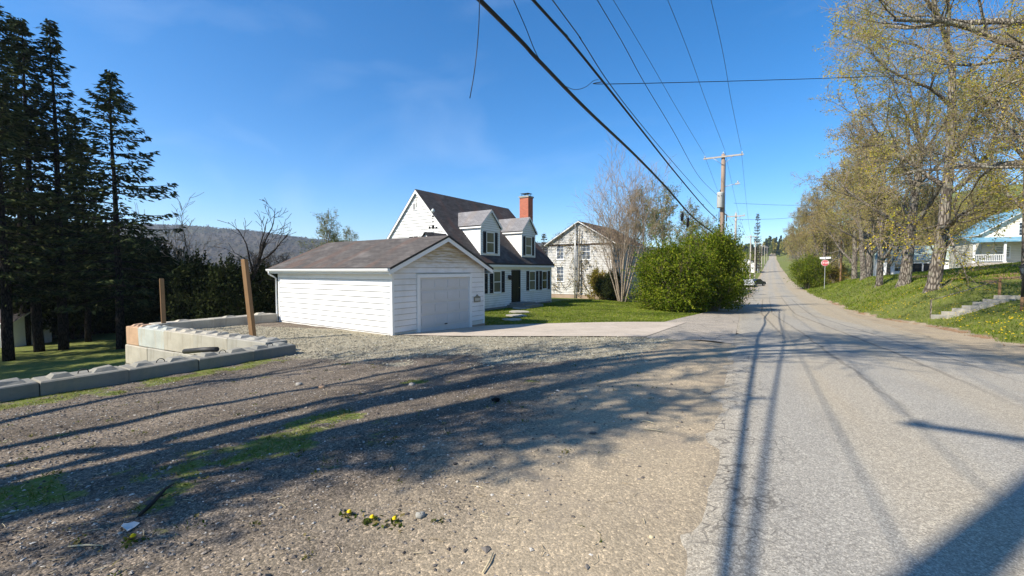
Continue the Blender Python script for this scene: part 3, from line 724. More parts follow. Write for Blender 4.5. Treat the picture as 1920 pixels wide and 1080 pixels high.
    l.prism([fw.p(4.00, 1.0, .10), fw.p(4.14, 1.0, .10), fw.p(4.17, 1.22, .10), (fw.p(4.07, 1.3, .1)), fw.p(3.97, 1.22, .10)], (0, -.14, 0)); l.build('lantern', M['dark_metal'], root, zo)
    # gable vent and upper gable window on the near end
    v = MB(); lw.box(v, D-4.35, D-4.35+.30, 5.3, 5.78, 0, .05); vo = v.build('gable_vent', M['trim'], root, zo)
    v = MB()
    lw.box(v, D-4.35+.05, D-4.35+.25, 5.35, 5.73, .05, .056, 0); v.build('louvre', m_plain('louvre_grey', (.28,.28,.28), .7, .3, 40), vo, zo)
    window(root, lw, D-4.7, D-3.9, 2.9, 3.85, zo, 'glass', 0, (2, 1))
    # dormers
    for x0, x1, sh in ((1.52, 3.44, .27), (6.05, 7.79, .25)):
        xm = (x0+x1)/2; zd = 4.30; zr = 5.33; yf = .25; zb0 = 2.42; hw = (x1-x0)/2; oo = .14; s2 = (zr-zd)/(hw+oo)
        ybk = lambda z: (z-zw)/sl-ov
        dm = MB()
        dm.add([(x0, yf, zb0-.2), (x0, yf, zd+.1), (x0, ybk(zd+.1), zd+.1), (x1, yf, zb0-.2), (x1, yf, zd+.1), (x1, ybk(zd+.1), zd+.1), (xm, yf, zr-.05)],
               [(0, 1, 2), (3, 5, 4)]); dm.f.append((np.array([[0, 3, 4, 6, 1]])+0, 0, False))
        do = dm.build('dormer', M['tan_wall'], root, zo)
        dfw = Wall((x0, yf), (1, 0), (0, -1)); w_ = x1-x0
        def dsp(z):
            if z <= zd+s2*oo-.06: return (.05, w_-.05)
            a = (z-zd+.04)/s2-oo; a = min(a, hw); return (a, w_-a)
        s = MB(); wa0, wa1 = w_/2-.36, w_/2+.36
        lap(s, dfw, 2.62, zr-.1, dsp, [(wa0-.07, wa1+.07, 2.62, 3.97)], .14)
        # cheeks: boards whose back end follows the roof slope
        for xx, nx_ in ((x0, -1), (x1, 1)):
            z = 2.5
            while z < zd+.05:
                zt_ = min(z+.14, zd+.05); b0 = ybk(z); b1 = ybk(zt_)
                if b1 > yf+.02:
                    b0 = max(b0, yf+.01)
                    s.add([(xx+nx_*.022, yf+.04, z), (xx+nx_*.022, b0, z), (xx+nx_*.005, b1, zt_), (xx+nx_*.005, yf+.04, zt_), (xx, yf+.04, z), (xx, b0, z)], [(0, 1, 2, 3), (4, 5, 1, 0)])
                z = zt_
        s.build('dormer_siding', [M['siding'], M['lap_shade']], do, zo)
        window(do, dfw, wa0, wa1, 2.72, 3.9, zo, 'glass_warm', sh, (1, 1))
        t = MB(); dfw.box(t, -.03, .06, 2.5, zd-.02, 0, .035); dfw.box(t, w_-.06, w_+.03, 2.5, zd-.02, 0, .035); dfw.box(t, .06, w_-.06, 2.46, 2.62, 0, .03)
        t.build('dormer_trim', M['trim'], do, zo)
        rr = MB(); yf2 = yf-.16
        for sg in (-1, 1):
            xe = xm+sg*(hw+oo)
            e0 = (xe, yf2, zd); e1 = (xe, ybk(zd)+.05, zd); r0 = (xm, yf2, zr); r1 = (xm, ybk(zr)+.05, zr)
            roof_slab(rr, e0, e1, r0, r1, .07) if sg > 0 else roof_slab(rr, e1, e0, r1, r0, .07)
            rr.box((xe, yf2+.03, zd-.16), (xe-sg*.03, ybk(zd-.1), zd-.072), 2)
            rr.hexa([(xe, yf2-.005, zd-.15), (xm, yf2-.005, zr-.15), (xm, yf2+.02, zr-.15), (xe, yf2+.02, zd-.15)], [(xe, yf2-.005, zd-.02), (xm, yf2-.005, zr-.02), (xm, yf2+.02, zr-.02), (xe, yf2+.02, zd-.02)], 2)
        q = rr.build('dormer_roof', [M['shingle_pale'], M['dark_metal'], M['trim']], do, zo); uv_plane(q, lambda c: (c[1], abs(c[0]-xm)*1.4))
    # chimney outside the far gable
    ch = MB(); ch.box((W+.02, 2.05, zg-.2), (W+.72, 2.85, 7.3)); co = ch.build('chimney', M['brick'], root, zo)
    ch = MB(); ch.box((W-.04, 1.99, 7.3), (W+.78, 2.91, 7.42)); ch.build('cap', M['step'], co, zo)
    ch = MB()
    for a, b in ((W+.12, 2.15), (W+.58, 2.15), (W+.12, 2.7), (W+.58, 2.7)): ch.box((a, b, 7.42), (a+.03, b+.03, 7.62))
    ch.box((W+.06, 2.09, 7.62), (W+.68, 2.8, 7.65)); ch.build('flue_cover', M['dark_metal'], co, zo)
    return root
cape()
# ---------- weathervane on a small cupola behind the garage roof
def vane():
    x, y, z = at_d(811, 445, 19.6); g = Hs(x, y)
    t = empty('roofed_hutch', (x, y, g), HROT, 'tiny white gabled garden hutch with dark roof peeking over the garage ridge', 'hutch')
    zz = z-.05
    b = MB(); b.prism([(-.5, -1.6, g), (-.5, 0, g), (-.5, .0, zz), (-.5, -.3, zz)], (0, 0, 0)) if False else None
    w = MB(); w.prism([(-.4, -.22, g), (-.4, .22, g), (-.4, .22, zz-.02), (-.4, 0, zz+.2), (-.4, -.22, zz-.02)], (.8, 0, 0)); w.build('wall', M['trim'], t, g)
    r = MB(); roof_slab(r, (-.5, -.3, zz-.05), (.9, -.3, zz-.05), (-.5, 0, zz+.27), (.9, 0, zz+.27), .04); roof_slab(r, (.9, .3, zz-.05), (-.5, .3, zz-.05), (.9, 0, zz+.27), (-.5, 0, zz+.27), .04)
    q = r.build('roof', [M['shingle'], M['dark_metal']], t, g); uv_plane(q, lambda c: (c[0], c[1]))
    x2, y2, z2 = at_d(812, 436, 19.2)
    v = empty('weathervane', (x2, y2, z2-.12), HROT, 'thin weathervane with compass arms and a pale ball finial above the garage roof', 'weathervane')
    m = MB(); m.tube([(0, 0, 0), (0, 0, 1.12)], .012, 6); m.build('rod', M['dark_metal'], v)
    m = MB()
    for dx, dy in ((1, 0), (-1, 0), (0, 1), (0, -1)):
        m.tube([(0, 0, .34), (dx*.2, dy*.2, .34)], .008, 5); m.box((dx*.22-.03, dy*.22-.03, .31), (dx*.22+.03, dy*.22+.03, .37))
    m.tube([(0, 0, .30), (0, 0, .34), (0, 0, .40), (0, 0, .46)], [.03, .06, .06, .02], 8)
    m.build('compass_arms', M['dark_metal'], v); m = MB(); m.tube([(0, 0, .58), (0, 0, .61), (0, 0, .64)], [.01, .035, .01], 8); m.build('ball', M['dark_metal'], v)
    m = MB(); m.tube([(0, 0, 1.0), (0, 0, 1.03), (0, 0, 1.08), (0, 0, 1.14), (0, 0, 1.19)], [.02, .06, .085, .06, .01], 10); m.build('finial', m_plain('milk_glass', (.6,.65,.62), .3, .1, 5), v)
    m = MB(); m.tube([(0, 0, .80), (0, 0, .84), (0, 0, .88)], [.02, .06, .02], 8); m.build('pointer', M['dark_metal'], v)
vane()
def simple_gable(root, W, D, zb, ez, rz, ov, wallm, roofm, zo, axis_x=True, pitch=.18, th=.1, back=True):
    """walls W (x) by D (y); ridge along x if axis_x else along y; returns walls dict"""
    fw = Wall((0, 0), (1, 0), (0, -1)); lw = Wall((0, D), (0, -1), (-1, 0)); rw = Wall((W, 0), (0, 1), (1, 0)); bw = Wall((W, D), (-1, 0), (0, 1))
    half = D/2 if axis_x else W/2; sl = (rz-ez)/(half+ov)
    rt = lambda t, full: ez+sl*(ov+min(t, full-t))
    c = MB()
    if axis_x: c.prism([(0, 0, zb), (0, D, zb), (0, D, rt(0, D)-.12), (0, D/2, rt(D/2, D)-.12), (0, 0, rt(0, D)-.12)], (W, 0, 0))
    else: c.prism([(0, 0, zb), (W, 0, zb), (W, 0, rt(0, W)-.12), (W/2, 0, rt(W/2, W)-.12), (0, 0, rt(0, W)-.12)], (0, D, 0))
    c.build('wall', wallm, root, zo)
    r = MB()
    if axis_x:
        roof_slab(r, (-ov, -ov, ez), (W+ov, -ov, ez), (-ov, D/2, rz), (W+ov, D/2, rz), th); roof_slab(r, (W+ov, D+ov, ez), (-ov, D+ov, ez), (W+ov, D/2, rz), (-ov, D/2, rz), th)
        q = r.build('roof', [roofm, M['trim']], root, zo); uv_plane(q, lambda c: (c[0], abs(c[1]-D/2)*1.2))
    else:
        roof_slab(r, (-ov, D+ov, ez), (-ov, -ov, ez), (W/2, D+ov, rz), (W/2, -ov, rz), th); roof_slab(r, (W+ov, -ov, ez), (W+ov, D+ov, ez), (W/2, -ov, rz), (W/2, D+ov, rz), th)
        q = r.build('roof', [roofm, M['trim']], root, zo); uv_plane(q, lambda c: (c[1], abs(c[0]-W/2)*1.2))
    return fw, lw, rw, bw, rt
# ---------- old two-storey house covered in bare vines ; x = along the road, y = away from it
def old_house():
    W, D = 9.0, 6.9; zo = -1.4; ox, oy = cw(9.35, 39.5)
    root = empty('vine_covered_house', (ox, oy, zo), HROT, 'old two-storey white house with peeling paint, overgrown by bare vines, on a brown stone foundation', 'house')
    ez, rz = 4.15, 6.35
    fw, lw, rw, bw, rt = simple_gable(root, W, D, -.8, ez, rz, .3, M['oldwall'], M['shingle_old'], zo, True)
    f = MB(); f.box((-.06, -.06, -2.2), (W+.06, D+.06, -.78)); f.build('foundation', M['foundation'], root, zo)
    sl = (rz-ez)/(D/2+.3)
    def gsp(z):
        if z <= rt(0, D)-.14: return (0, D)
        y = (z+.12-ez)/sl-.3; y = min(y, D/2); return (y, D-y)
    s = MB(); wn = [(5.0, 5.75, .55, 1.95), (5.0, 5.75, 2.75, 4.1), (1.95, 2.75, 2.7, 4.15)]; wn = [(D-b, D-a, z0, z1) for a, b, z0, z1 in wn]
    wn = [(D-5.85, D-5.1, z0, z1) if i < 2 else (D-3.1, D-2.3, z0, z1) for i, (a, b, z0, z1) in enumerate(wn)]
    lap(s, lw, -.75, rz-.25, gsp, [(a-.08, b+.08, z0-.08, z1+.08) for a, b, z0, z1 in wn], .16); lap(s, fw, -.75, ez-.12, lambda z: (0, W), [], .16)
    s.build('siding', [M['oldwall'], M['lap_shade']], root, zo)
    for a, b, z0, z1 in wn: window(root, lw, a, b, z0, z1, zo, 'glass_old', 0, (2, 2))
    k = MB(); lw.box(k, .0, D, ez-.12, ez+.02, .03, .08); k.build('frieze_board', M['shingle_old'], root, zo)
    # pipes
    p = MB(); a = D-3.75; p.tube([lw.p(a, -1.25, .25), lw.p(a, 2.5, .24), lw.p(a, 6.1, .22)], .07, 8); p.build('drainpipe', M['metal'], root, zo)
    # vines: own thing
    v = empty('climbing_vine', tuple(root.matrix_basis @ Vector((-.1, D/2, 0))), HROT, 'leafless brown vine climbing over the gable of the old white house', 'vine')
    r = np.random.default_rng(8); mb = MB(); lv = []
    for i in range(46):
        y = r.uniform(-D/2, D/2); z = r.uniform(-1.1, .5) if r.random() < .6 else r.uniform(1, 4.3); pts = []; n = 12; dy = r.normal(0, .12)
        for j in range(n):
            lim = ez+sl*(D/2-abs(y))
            pts.append((r.uniform(-.09, -.03), y, min(z, lim))); y = float(np.clip(y+dy+r.normal(0, .11), -D/2-.2, D/2+.2)); z += r.uniform(.05, .4)*(1 if i % 3 else .35)
            if r.random() < .5: lv.append((pts[-1][0]-.05, y, min(z, lim)))
        mb.tube(pts, np.linspace(r.uniform(.015, .035), .006, n), 4, 0)
    for i in range(260):                                     # eave tangle
        y = r.uniform(-D/2-.35, D/2+.35); zt_ = ez-.1+sl*(D/2+.3-abs(y)); q = np.array([-.3+r.normal(0, .12), y, zt_+r.normal(-.1, .12)])
        d = r.normal(0, .2, 3); mb.tube([q, q+d, q+d+r.normal(0, .15, 3)+(0, 0, -.15)], .010, 3, 0, False)
    mb.tube([(-.22, -.12, -.0+zo*0-.5), (-.2, -.16, 1.5), (-.16, -.1, 3.5), (-.2, -.2, 5.6)], [.11, .09, .08, .04], 8)
    V = mb
    V.build('stems', M['bark_limb'], v, 0)
    for ch in v.children: ch.location = (0, 0, 0)
    v.location.z = 0
    L = MB(); C = np.array(lv*3)+r.normal(0, .12, (len(lv)*3, 3))*(.3, 1, 1); leafquads(L, C, .05, .10, r); L.build('dry_leaves', M['leaf_brown'], v)
    # flat-roofed pinkish annex at its left
    return root
def leafquads(mb, C, s0, s1, r, m=0, up=0.0):
    n = len(C)
    if n == 0: return
    a = r.normal(size=(n, 3)); a /= np.linalg.norm(a, axis=1, keepdims=True); b = r.normal(size=(n, 3)); b[:, 2] += up
    b = np.cross(a, b); b /= np.linalg.norm(b, axis=1, keepdims=True)+1e-9
    s = r.uniform(s0, s1, (n, 1)); a = a*s; b = b*s*.55
    v = np.stack([C-a, C+b, C+a, C-b], 1).reshape(-1, 3)
    mb.add(v, np.arange(n*4).reshape(-1, 4), m)
old_house()
# ---------- house with sky-blue metal roof and front porch (right)
def blue_house():
    x0, y0 = 21.3, 73.5; g = Hs(23, 72); zo = g
    root = empty('blue_roofed_house', (x0, y0, g), 0, 'cream house with sky blue metal roof, twin gable windows and a white columned porch', 'house')
    W, D = 8.2, 11; ez = g+3.6; rz = g+6.9
    fw, lw, rw, bw, rt = simple_gable(root, W, D, g-1.5, ez, rz, .5, M['trim'], M['blue_roof'], zo, False)
    s = MB(); sl = (rz-ez)/(W/2+.5)
    def gsp(z):
        if z <= rt(0, W)-.14: return (0, W)
        x = (z+.12-ez)/sl-.5; return (min(x, W/2), W-min(x, W/2))
    lap(s, fw, g-.3, rz-.3, gsp, [(2.9, 5.4, g+3.3, g+5.1)], .2); lap(s, lw, g-.3, ez-.1, lambda z: (0, D), [], .2); s.build('siding', [m_plain('cream_siding', (.70,.66,.55), .6, .06, 3), M['lap_shade']], root, zo)
    for a in (3.0, 4.25): window(root, fw, a, a+1.0, g+3.45, g+4.9, zo, 'glass', 0, (3, 2), fw=.09)
    for a in (1.2, 5.8): window(root, fw, a, a+1.1, g+.9, g+2.2, zo, 'glass', 0, (2, 1), fw=.09)
    d = MB(); fw.box(d, 3.6, 4.6, g+.3, g+2.3, .03, .05); d.build('door', M['dark_metal'], root, zo)
    p = MB(); p.hexa([(-1.6, -2.7, g+2.62), (W+.5, -2.7, g+2.62), (W+.5, -.03, g+3.2), (-1.6, -.03, g+3.2)], [(-1.6, -2.7, g+2.74), (W+.5, -2.7, g+2.74), (W+.5, -.03, g+3.32), (-1.6, -.03, g+3.32)])
    p.build('porch_roof', M['blue_roof'], root, zo)
    p = MB(); p.box((-1.5, -2.5, g-.6), (W+.4, -.03, g+.28)); p.build('porch_floor', M['pole_pale'], root, zo)
    for x in (-1.3, 1.2, 3.5, 5.9, 8.2):
        c = MB(); c.box((x-.09, -2.42, g+.28), (x+.09, -2.24, g+2.62)); c.box((x-.13, -2.46, g+2.45), (x+.13, -2.2, g+2.6)); c.box((x-.13, -2.46, g+.28), (x+.13, -2.2, g+.42)); c.build('column', M['trim'], root, zo)
    for a, b in ((-1.3, 1.2), (5.9, 8.2), (3.5, 4.6)):
        c = MB(); c.box((a+.09, -2.36, g+1.12), (b-.09, -2.3, g+1.2)); c.box((a+.09, -2.36, g+.42), (b-.09, -2.3, g+.48))
        x = a+.2
        while x < b-.12: c.box((x, -2.35, g+.48), (x+.04, -2.31, g+1.12)); x += .15
        c.build('railing', M['trim'], root, zo)
blue_house()
def long_house():
    x0, y0 = 15.5, 97; g = Hs(19, 98)+.1; zo = g
    root = empty('long_low_house', (x0, y0, g), math.radians(-4), 'long low white house with faded green roof and dark carport between the trunks', 'house')
    W, D = 18, 7
    fw, lw, rw, bw, rt = simple_gable(root, W, D, g-1.5, g+2.9, g+5.4, .4, M['trim'], M['green_roof'], zo, True)
    for a in (2.2, 9.2, 13.0): window(root, fw, a, a+1.1, g+1.0, g+2.2, zo, 'glass', 0, (2, 1))
    c = MB(); fw.box(c, 3.9, 5.6, g, g+2.3, .01, .05); fw.box(c, 5.8, 7.5, g, g+2.3, .01, .05); c.build('carport_opening', M['black'], root, zo)
long_house()
# ---------- garden sheds under the spruces
def shed(px, py, d, W, D, h, label, wallm, rz=0.0, roofm='shingle'):
    x, y, _ = at_d(px, py, d); g = Hs(x, y)-.05
    root = empty('garden_shed', (x, y, g), rz, label, 'shed'); zo = g
    fw, lw, rw, bw, rt = simple_gable(root, W, D, g-.3, g+h, g+h+.75, .15, M[wallm], M[roofm], zo, True)
    d_ = MB(); fw.box(d_, W*.35, W*.62, g+.05, g+1.85, .01, .04); d_.build('door', M['pole_pale'], root, zo)
shed(-42, 676, 27, 2.2, 2.4, 1.7, 'white garden shed standing in sun behind the leftmost spruce trunks', 'trim', .6)
shed(122, 655, 34, 2.6, 2.4, 1.9, 'grey weathered garden shed in deep shade under the spruces', 'shed_grey', .5, 'shingle_old')

# ---------- concrete retaining blocks
def block(name, p, q, th, h, ztop, label, mat, group='concrete blocks of the retaining walls', knobs=2, nside=1):
    """block from p to q (world xy), thickness th to the left of p->q * nside, top at ztop"""
    p = np.array(p, float); q = np.array(q, float); L = np.linalg.norm(q-p); rz = math.atan2(*(q-p)[::-1])
    o = MB(); x1 = L-.012; y0, y1 = (0, th) if nside > 0 else (-th, 0)
    c = .022
    B = [(0, y0, 0), (x1, y0, 0), (x1, y1, 0), (0, y1, 0)]
    rr = np.random.default_rng(abs(hash(label)) % 1000 if False else len(label)*7+knobs)
    def ring(z, i): return [(i, y0+i, z), (x1-i, y0+i, z), (x1-i, y1-i, z), (i, y1-i, z)]
    rings = [ring(0, c), ring(c, 0), ring(h-c, 0), ring(h, c)]
    V = np.vstack(rings); V = V+rr.normal(0, .004, V.shape)
    F_ = [(0, 3, 2, 1), (12, 13, 14, 15)]
    for k in range(3):
        for i in range(4): j = (i+1) % 4; F_.append((4*k+i, 4*k+j, 4*k+4+j, 4*k+4+i))
    o.add(V, F_)
    ym = (y0+y1)/2; w = min(.2, th*.33)
    for i in range(knobs):                                   # interlocking knobs along the top
        cx = x1*(i+.5)/knobs; lx = min(.24, x1/knobs*.34)*rr.uniform(.8, 1.05); kh = rr.uniform(.04, .075, 4)
        o.hexa([(cx-lx, ym-w, h-.01), (cx+lx, ym-w, h-.01), (cx+lx, ym+w, h-.01), (cx-lx, ym+w, h-.01)],
               [(cx-lx*.55, ym-w*.6, h+kh[0]), (cx+lx*.55, ym-w*.6, h+kh[1]), (cx+lx*.6, ym+w*.6, h+kh[2]), (cx-lx*.5, ym+w*.6, h+kh[3])])
    ob = o.build(name, M[mat]); ob.location = (p[0], p[1], ztop-h); ob.rotation_euler = (0, 0, rz)
    tag(ob, label, 'concrete block', group)
    if knobs:                                                # steel lifting loop
        g = MB(); cx = x1*.5+.02; g.tube([(cx+.06*math.cos(a)*1.2, ym, h+.0+.075*math.sin(a)) for a in np.linspace(0, PI, 8)], .009, 5); g.build('lifting_loop', M['dark_metal'], ob)
    return ob
ords = ['nearest the left edge of the photo', 'second from the left', 'third from the left', 'fourth from the left', 'fifth from the left', 'end block beside the gravel']
ys = [-.5, .74, 1.9, 3.06, 4.22, 5.36, 6.4]
for i in range(6):
    x = -10.42-.02*(i % 2)
    zt_ = -.26-.008*i
    block('concrete_block', (x, ys[i]), (x+.0, ys[i+1]), .58, .62, zt_-.015*i*0+[0, .0, .005, -.005, 0, .004][i], 'grey front row concrete block, '+ords[i], 'concrete', knobs=2, nside=1)
# wall across the slope: upper tier
U0 = np.array([-11.08, 5.98]); U1 = np.array([-18.9, 5.5]); du = (U1-U0); Lw = np.linalg.norm(du); du = du/Lw
cuts = [0, 1.75, 3.5, 5.25, 6.95, Lw]
names = [('pale concrete block of the cross wall, half buried beside the front row', 'concrete_pale'), ('pale stained concrete block of the cross wall behind the black pipe', 'concrete_pale'),
         ('cream streaked concrete block in the middle of the cross wall', 'concrete_pale'), ('bluish grey streaked concrete block next to the pinkish corner block', 'concrete_blue'), ('pinkish tan concrete block at the outer corner of the wall', 'concrete_pink')]
for i in range(5):
    a = U0+du*cuts[i]; b = U0+du*cuts[i+1]
    block('concrete_block', b, a, .6, .62, -.26-.012*i, names[i][0], names[i][1], knobs=3, nside=1)
cuts2 = [1.2, 2.9, 4.6, 6.3, Lw+.02]
n2 = ['lower-tier concrete block mostly hidden behind the front row', 'lower-tier concrete block below the cream streaked one', 'pale lower-tier concrete block below the bluish one', 'pale grey lower-tier concrete block at the outer corner']
for i in range(4):
    a = U0+du*cuts2[i]+(0, -.03); b = U0+du*cuts2[i+1]+(0, -.03)
    block('concrete_block', b, a, .6, .66, -.26-.012*i-.64, n2[i], 'concrete_pale', knobs=0, nside=1)
a = U0+du*5.0+(0, -.05); b = U0+du*(Lw+.05)+(0, -.05)
block('concrete_block', b, a, .6, .62, -.3-.66-.64, 'lowest concrete block of the outer corner, standing in the shaded yard', 'concrete', knobs=0)
# back row up to the garage
bl = [(6.15, 8.0), (8.0, 9.35), (9.35, 10.45)]
for i, (a, b) in enumerate(bl):
    block('concrete_block', (-18.45, a), (-18.45+.05, b), .58, .62, -.28-.0*i, 'pale concrete block of the back row, '+['nearest the short cedar post', 'middle one behind the gravel', 'next to the garage corner'][i], 'concrete_pale', knobs=1, nside=1)
# cedar posts
def post(bx, top, base, w, label):
    b = Vector(base); t = Vector(top); d = (t-b)
    mb = MB(); n = 5
    P = [(0, 0, -.3*d.length/d.length)]
    o = MB(); L = d.length; rr = np.random.default_rng(int(L*10))
    o.tube([(0, 0, -.35), (0, 0, L*.3), (0, 0, L*.65), (0, 0, L-.03), (0, 0, L)], [w*.70, w*.71, w*.70, w*.69, w*.6], 4, 0, True, False)
    ob = o.build('wooden_post', M['post']); ob.location = b
    ob.rotation_euler = (d.to_track_quat('Z', 'Y') @ Vector((0, 0, 0)).to_track_quat('Z', 'Y')).to_euler() if False else d.to_track_quat('Z', 'Y').to_euler()
    tag(ob, label, 'post', 'cedar posts on the retaining wall')
b = at_d(475, 635, 13.2); post(0, at_d(458, 486, 13.1), (b[0], b[1], Hs(b[0], b[1])), .135, 'tall leaning cedar post standing in the gravel by the cross wall')
b = at_d(307, 609, 15.2); post(0, at_d(303, 522, 15.2), (b[0], b[1], -.35), .125, 'short upright cedar post behind the pinkish corner block')
# black pipe, rubble on the blocks
p0 = at_z(347, 664, -.3); p1 = at_z(407, 653, -.3)
mb = MB(); P0 = np.array([-11.2, 3.95, -.42]); P1 = np.array([-11.0, 4.75, -.30])
P0 = np.array(at_d(346, 659, 10.2)); P1 = np.array(at_d(407, 655, 9.9))
mb.tube([P0, P0+(P1-P0)*.5+(0, 0, .01), P1], .06, 12); mb.tube([P0-(P1-P0)*.01, P0+(P1-P0)*.03], .05, 12)
o = mb.build('plastic_pipe', M['dark_metal']); tag(o, 'short piece of black pipe lying behind the front block row', 'pipe')
# handrail and concrete steps on the bank
def bank_steps():
    n = 7; b = np.array(at_z(1787, 586, Hs(6.9, 28.6))[:2]); b = np.array([7.35, 30.4]); t = np.array([10.3, 31.4]); d = (t-b)/np.linalg.norm(t-b); s = np.array([-d[1], d[0]])
    z0 = Hs(*b)-.05; z1 = Hs(*t)+.10; root = empty('concrete_steps', (b[0], b[1], z0), 0, 'flight of weathered pale concrete steps climbing the grassy bank', 'steps')
    L = np.linalg.norm(t-b)/n
    for i in range(n):
        p = d*L*i; q = d*(L*(i+1)+.06); z = max(z0+(z1-z0)*(i+1)/n, Hs(*(b+(p+q)/2))+.09, Hs(*(b+(p+q)/2+s*.5))+.04)
        m = MB(); w = .52
        pts = [(p+s*w), (q+s*w), (q-s*w), (p-s*w)]
        zb = z-.32; rr = (i*37 % 5-2)*.008
        m.hexa([(*(a), zb) for a in pts], [(*(a*1.0+d*rr), z+rr) for a in pts]); m.build('stair_tread', M['step'], root, z0)
        # the concrete cheek on the far side
    # low cheek wall
    m = MB()
    for i in range(n):
        p = d*L*i; q = d*(L*(i+1)-.01); z = max(z0+(z1-z0)*(i+1)/n, Hs(*(b+(p+q)/2))+.09)
        a = [p-s*.54, q-s*.54, q-s*.68, p-s*.68]; m.hexa([(*k, z-.5) for k in a], [(*k, z+.05) for k in a])
    m.build('cheek_wall', M['step'], root, z0)
    # handrail
    A = b+s*.72+d*.1; B = b+s*.72+d*(np.linalg.norm(t-b)*.98); za, zb = Hs(*A), Hs(*B)
    h = empty('handrail', (A[0], A[1], za), 0, 'old wooden handrail on two posts beside the bank steps', 'handrail')
    for k, (P, z, w) in enumerate(((A, za, .028), (B, zb, .045))):
        m = MB(); q = P-A; m.box((q[0]-w, q[1]-w, z-.2), (q[0]+w, q[1]+w, z+1.02)); m.build('post', M['bark_limb'] if k == 0 else M['post'], h, za)
    m = MB(); q = B-A; m.tube([(0, 0, za+.98), (q[0]*.5, q[1]*.5, (za+zb)/2+.93), (q[0], q[1], zb+.95)], .022, 6); m.build('rail', M['bark_limb'], h, za)
bank_steps()
def lamp_post():
    x, y = cw(22.3, 18.8); x, y = 9.35, 27.7; g = Hs(x, y)
    r = empty('lamp_post', (x, y, g), .3, 'dark lawn lamp post with a small lantern head at the right edge', 'lamp post')
    m = MB(); m.tube([(0, 0, -.2), (0, 0, .62)], .055, 8); m.build('base_post', M['post'], r)
    m = MB(); m.tube([(0, 0, .62), (0, 0, 1.55), (0, 0, 1.6)], [.05, .045, .07], 8); m.build('pole', M['dark_metal'], r)
    m = MB(); m.tube([(0, 0, 1.6), (0, 0, 1.64), (0, 0, 1.66)], [.08, .1, .1], 6, 0, True, False)
    m.tube([(0, 0, 1.92), (0, 0, 1.95), (0, 0, 2.04), (0, 0, 2.08)], [.16, .16, .05, .02], 6, 0, True, False)
    for a in range(6): m.tube([(.09*math.cos(a*PI/3), .09*math.sin(a*PI/3), 1.66), (.135*math.cos(a*PI/3), .135*math.sin(a*PI/3), 1.92)], .010, 4)
    m.build('lantern', M['dark_metal'], r)
    m = MB(); m.tube([(0, 0, 1.66), (0, 0, 1.92)], [.08, .12], 6, 0, True, False); m.build('glass', M['glass_old'], r)
lamp_post()
def stop_sign():
    x, y, z = at_d(1547, 493, 62); x, y, z = at_d(1547, 493, 62); g = Hs(x, y)
    r = empty('stop_sign', (x, y, g), 0, 'red octagonal stop sign with two small white street plates on a thin post', 'road sign')
    h = z-g
    m = MB(); m.box((-.03, 0, -.3), (.03, .03, h+.9)); m.build('post', M['metal'], r)
    R_ = .44; oc = [(R_*math.cos(PI/8+i*PI/4), -.02, h+R_*math.sin(PI/8+i*PI/4)) for i in range(8)]
    m = MB(); m.prism(oc, (0, .015, 0)); m.prism([(p[0]*1.06, -.004, h+(p[2]-h)*1.06) for p in oc], (0, .012, 0), 1); f = m.build('sign_face', [M['red'], M['white']], r)
    cu = bpy.data.curves.new('lettering', 'FONT'); cu.body = 'STOP'; cu.size = .40; cu.align_x = 'CENTER'; cu.align_y = 'CENTER'; cu.extrude = .003
    to = bpy.data.objects.new('lettering', cu); COL.objects.link(to); dg = bpy.context.evaluated_depsgraph_get(); me = bpy.data.meshes.new_from_object(to.evaluated_get(dg)); bpy.data.objects.remove(to)
    me.materials.clear(); me.materials.append(M['white']); lo = bpy.data.objects.new('lettering', me); COL.objects.link(lo); lo.parent = f; lo.location = (0, -.026, h); lo.rotation_euler = (PI/2, 0, 0)
    for sx, zz in ((-.34, h+.72), (.36, h+.74)):
        m = MB(); m.box((sx-.3, -.02, zz-.13), (sx+.3, 0, zz+.13)); m.build('name_plate', M['white'], r)
    r.rotation_euler = (0, 0, math.radians(-8))
stop_sign()
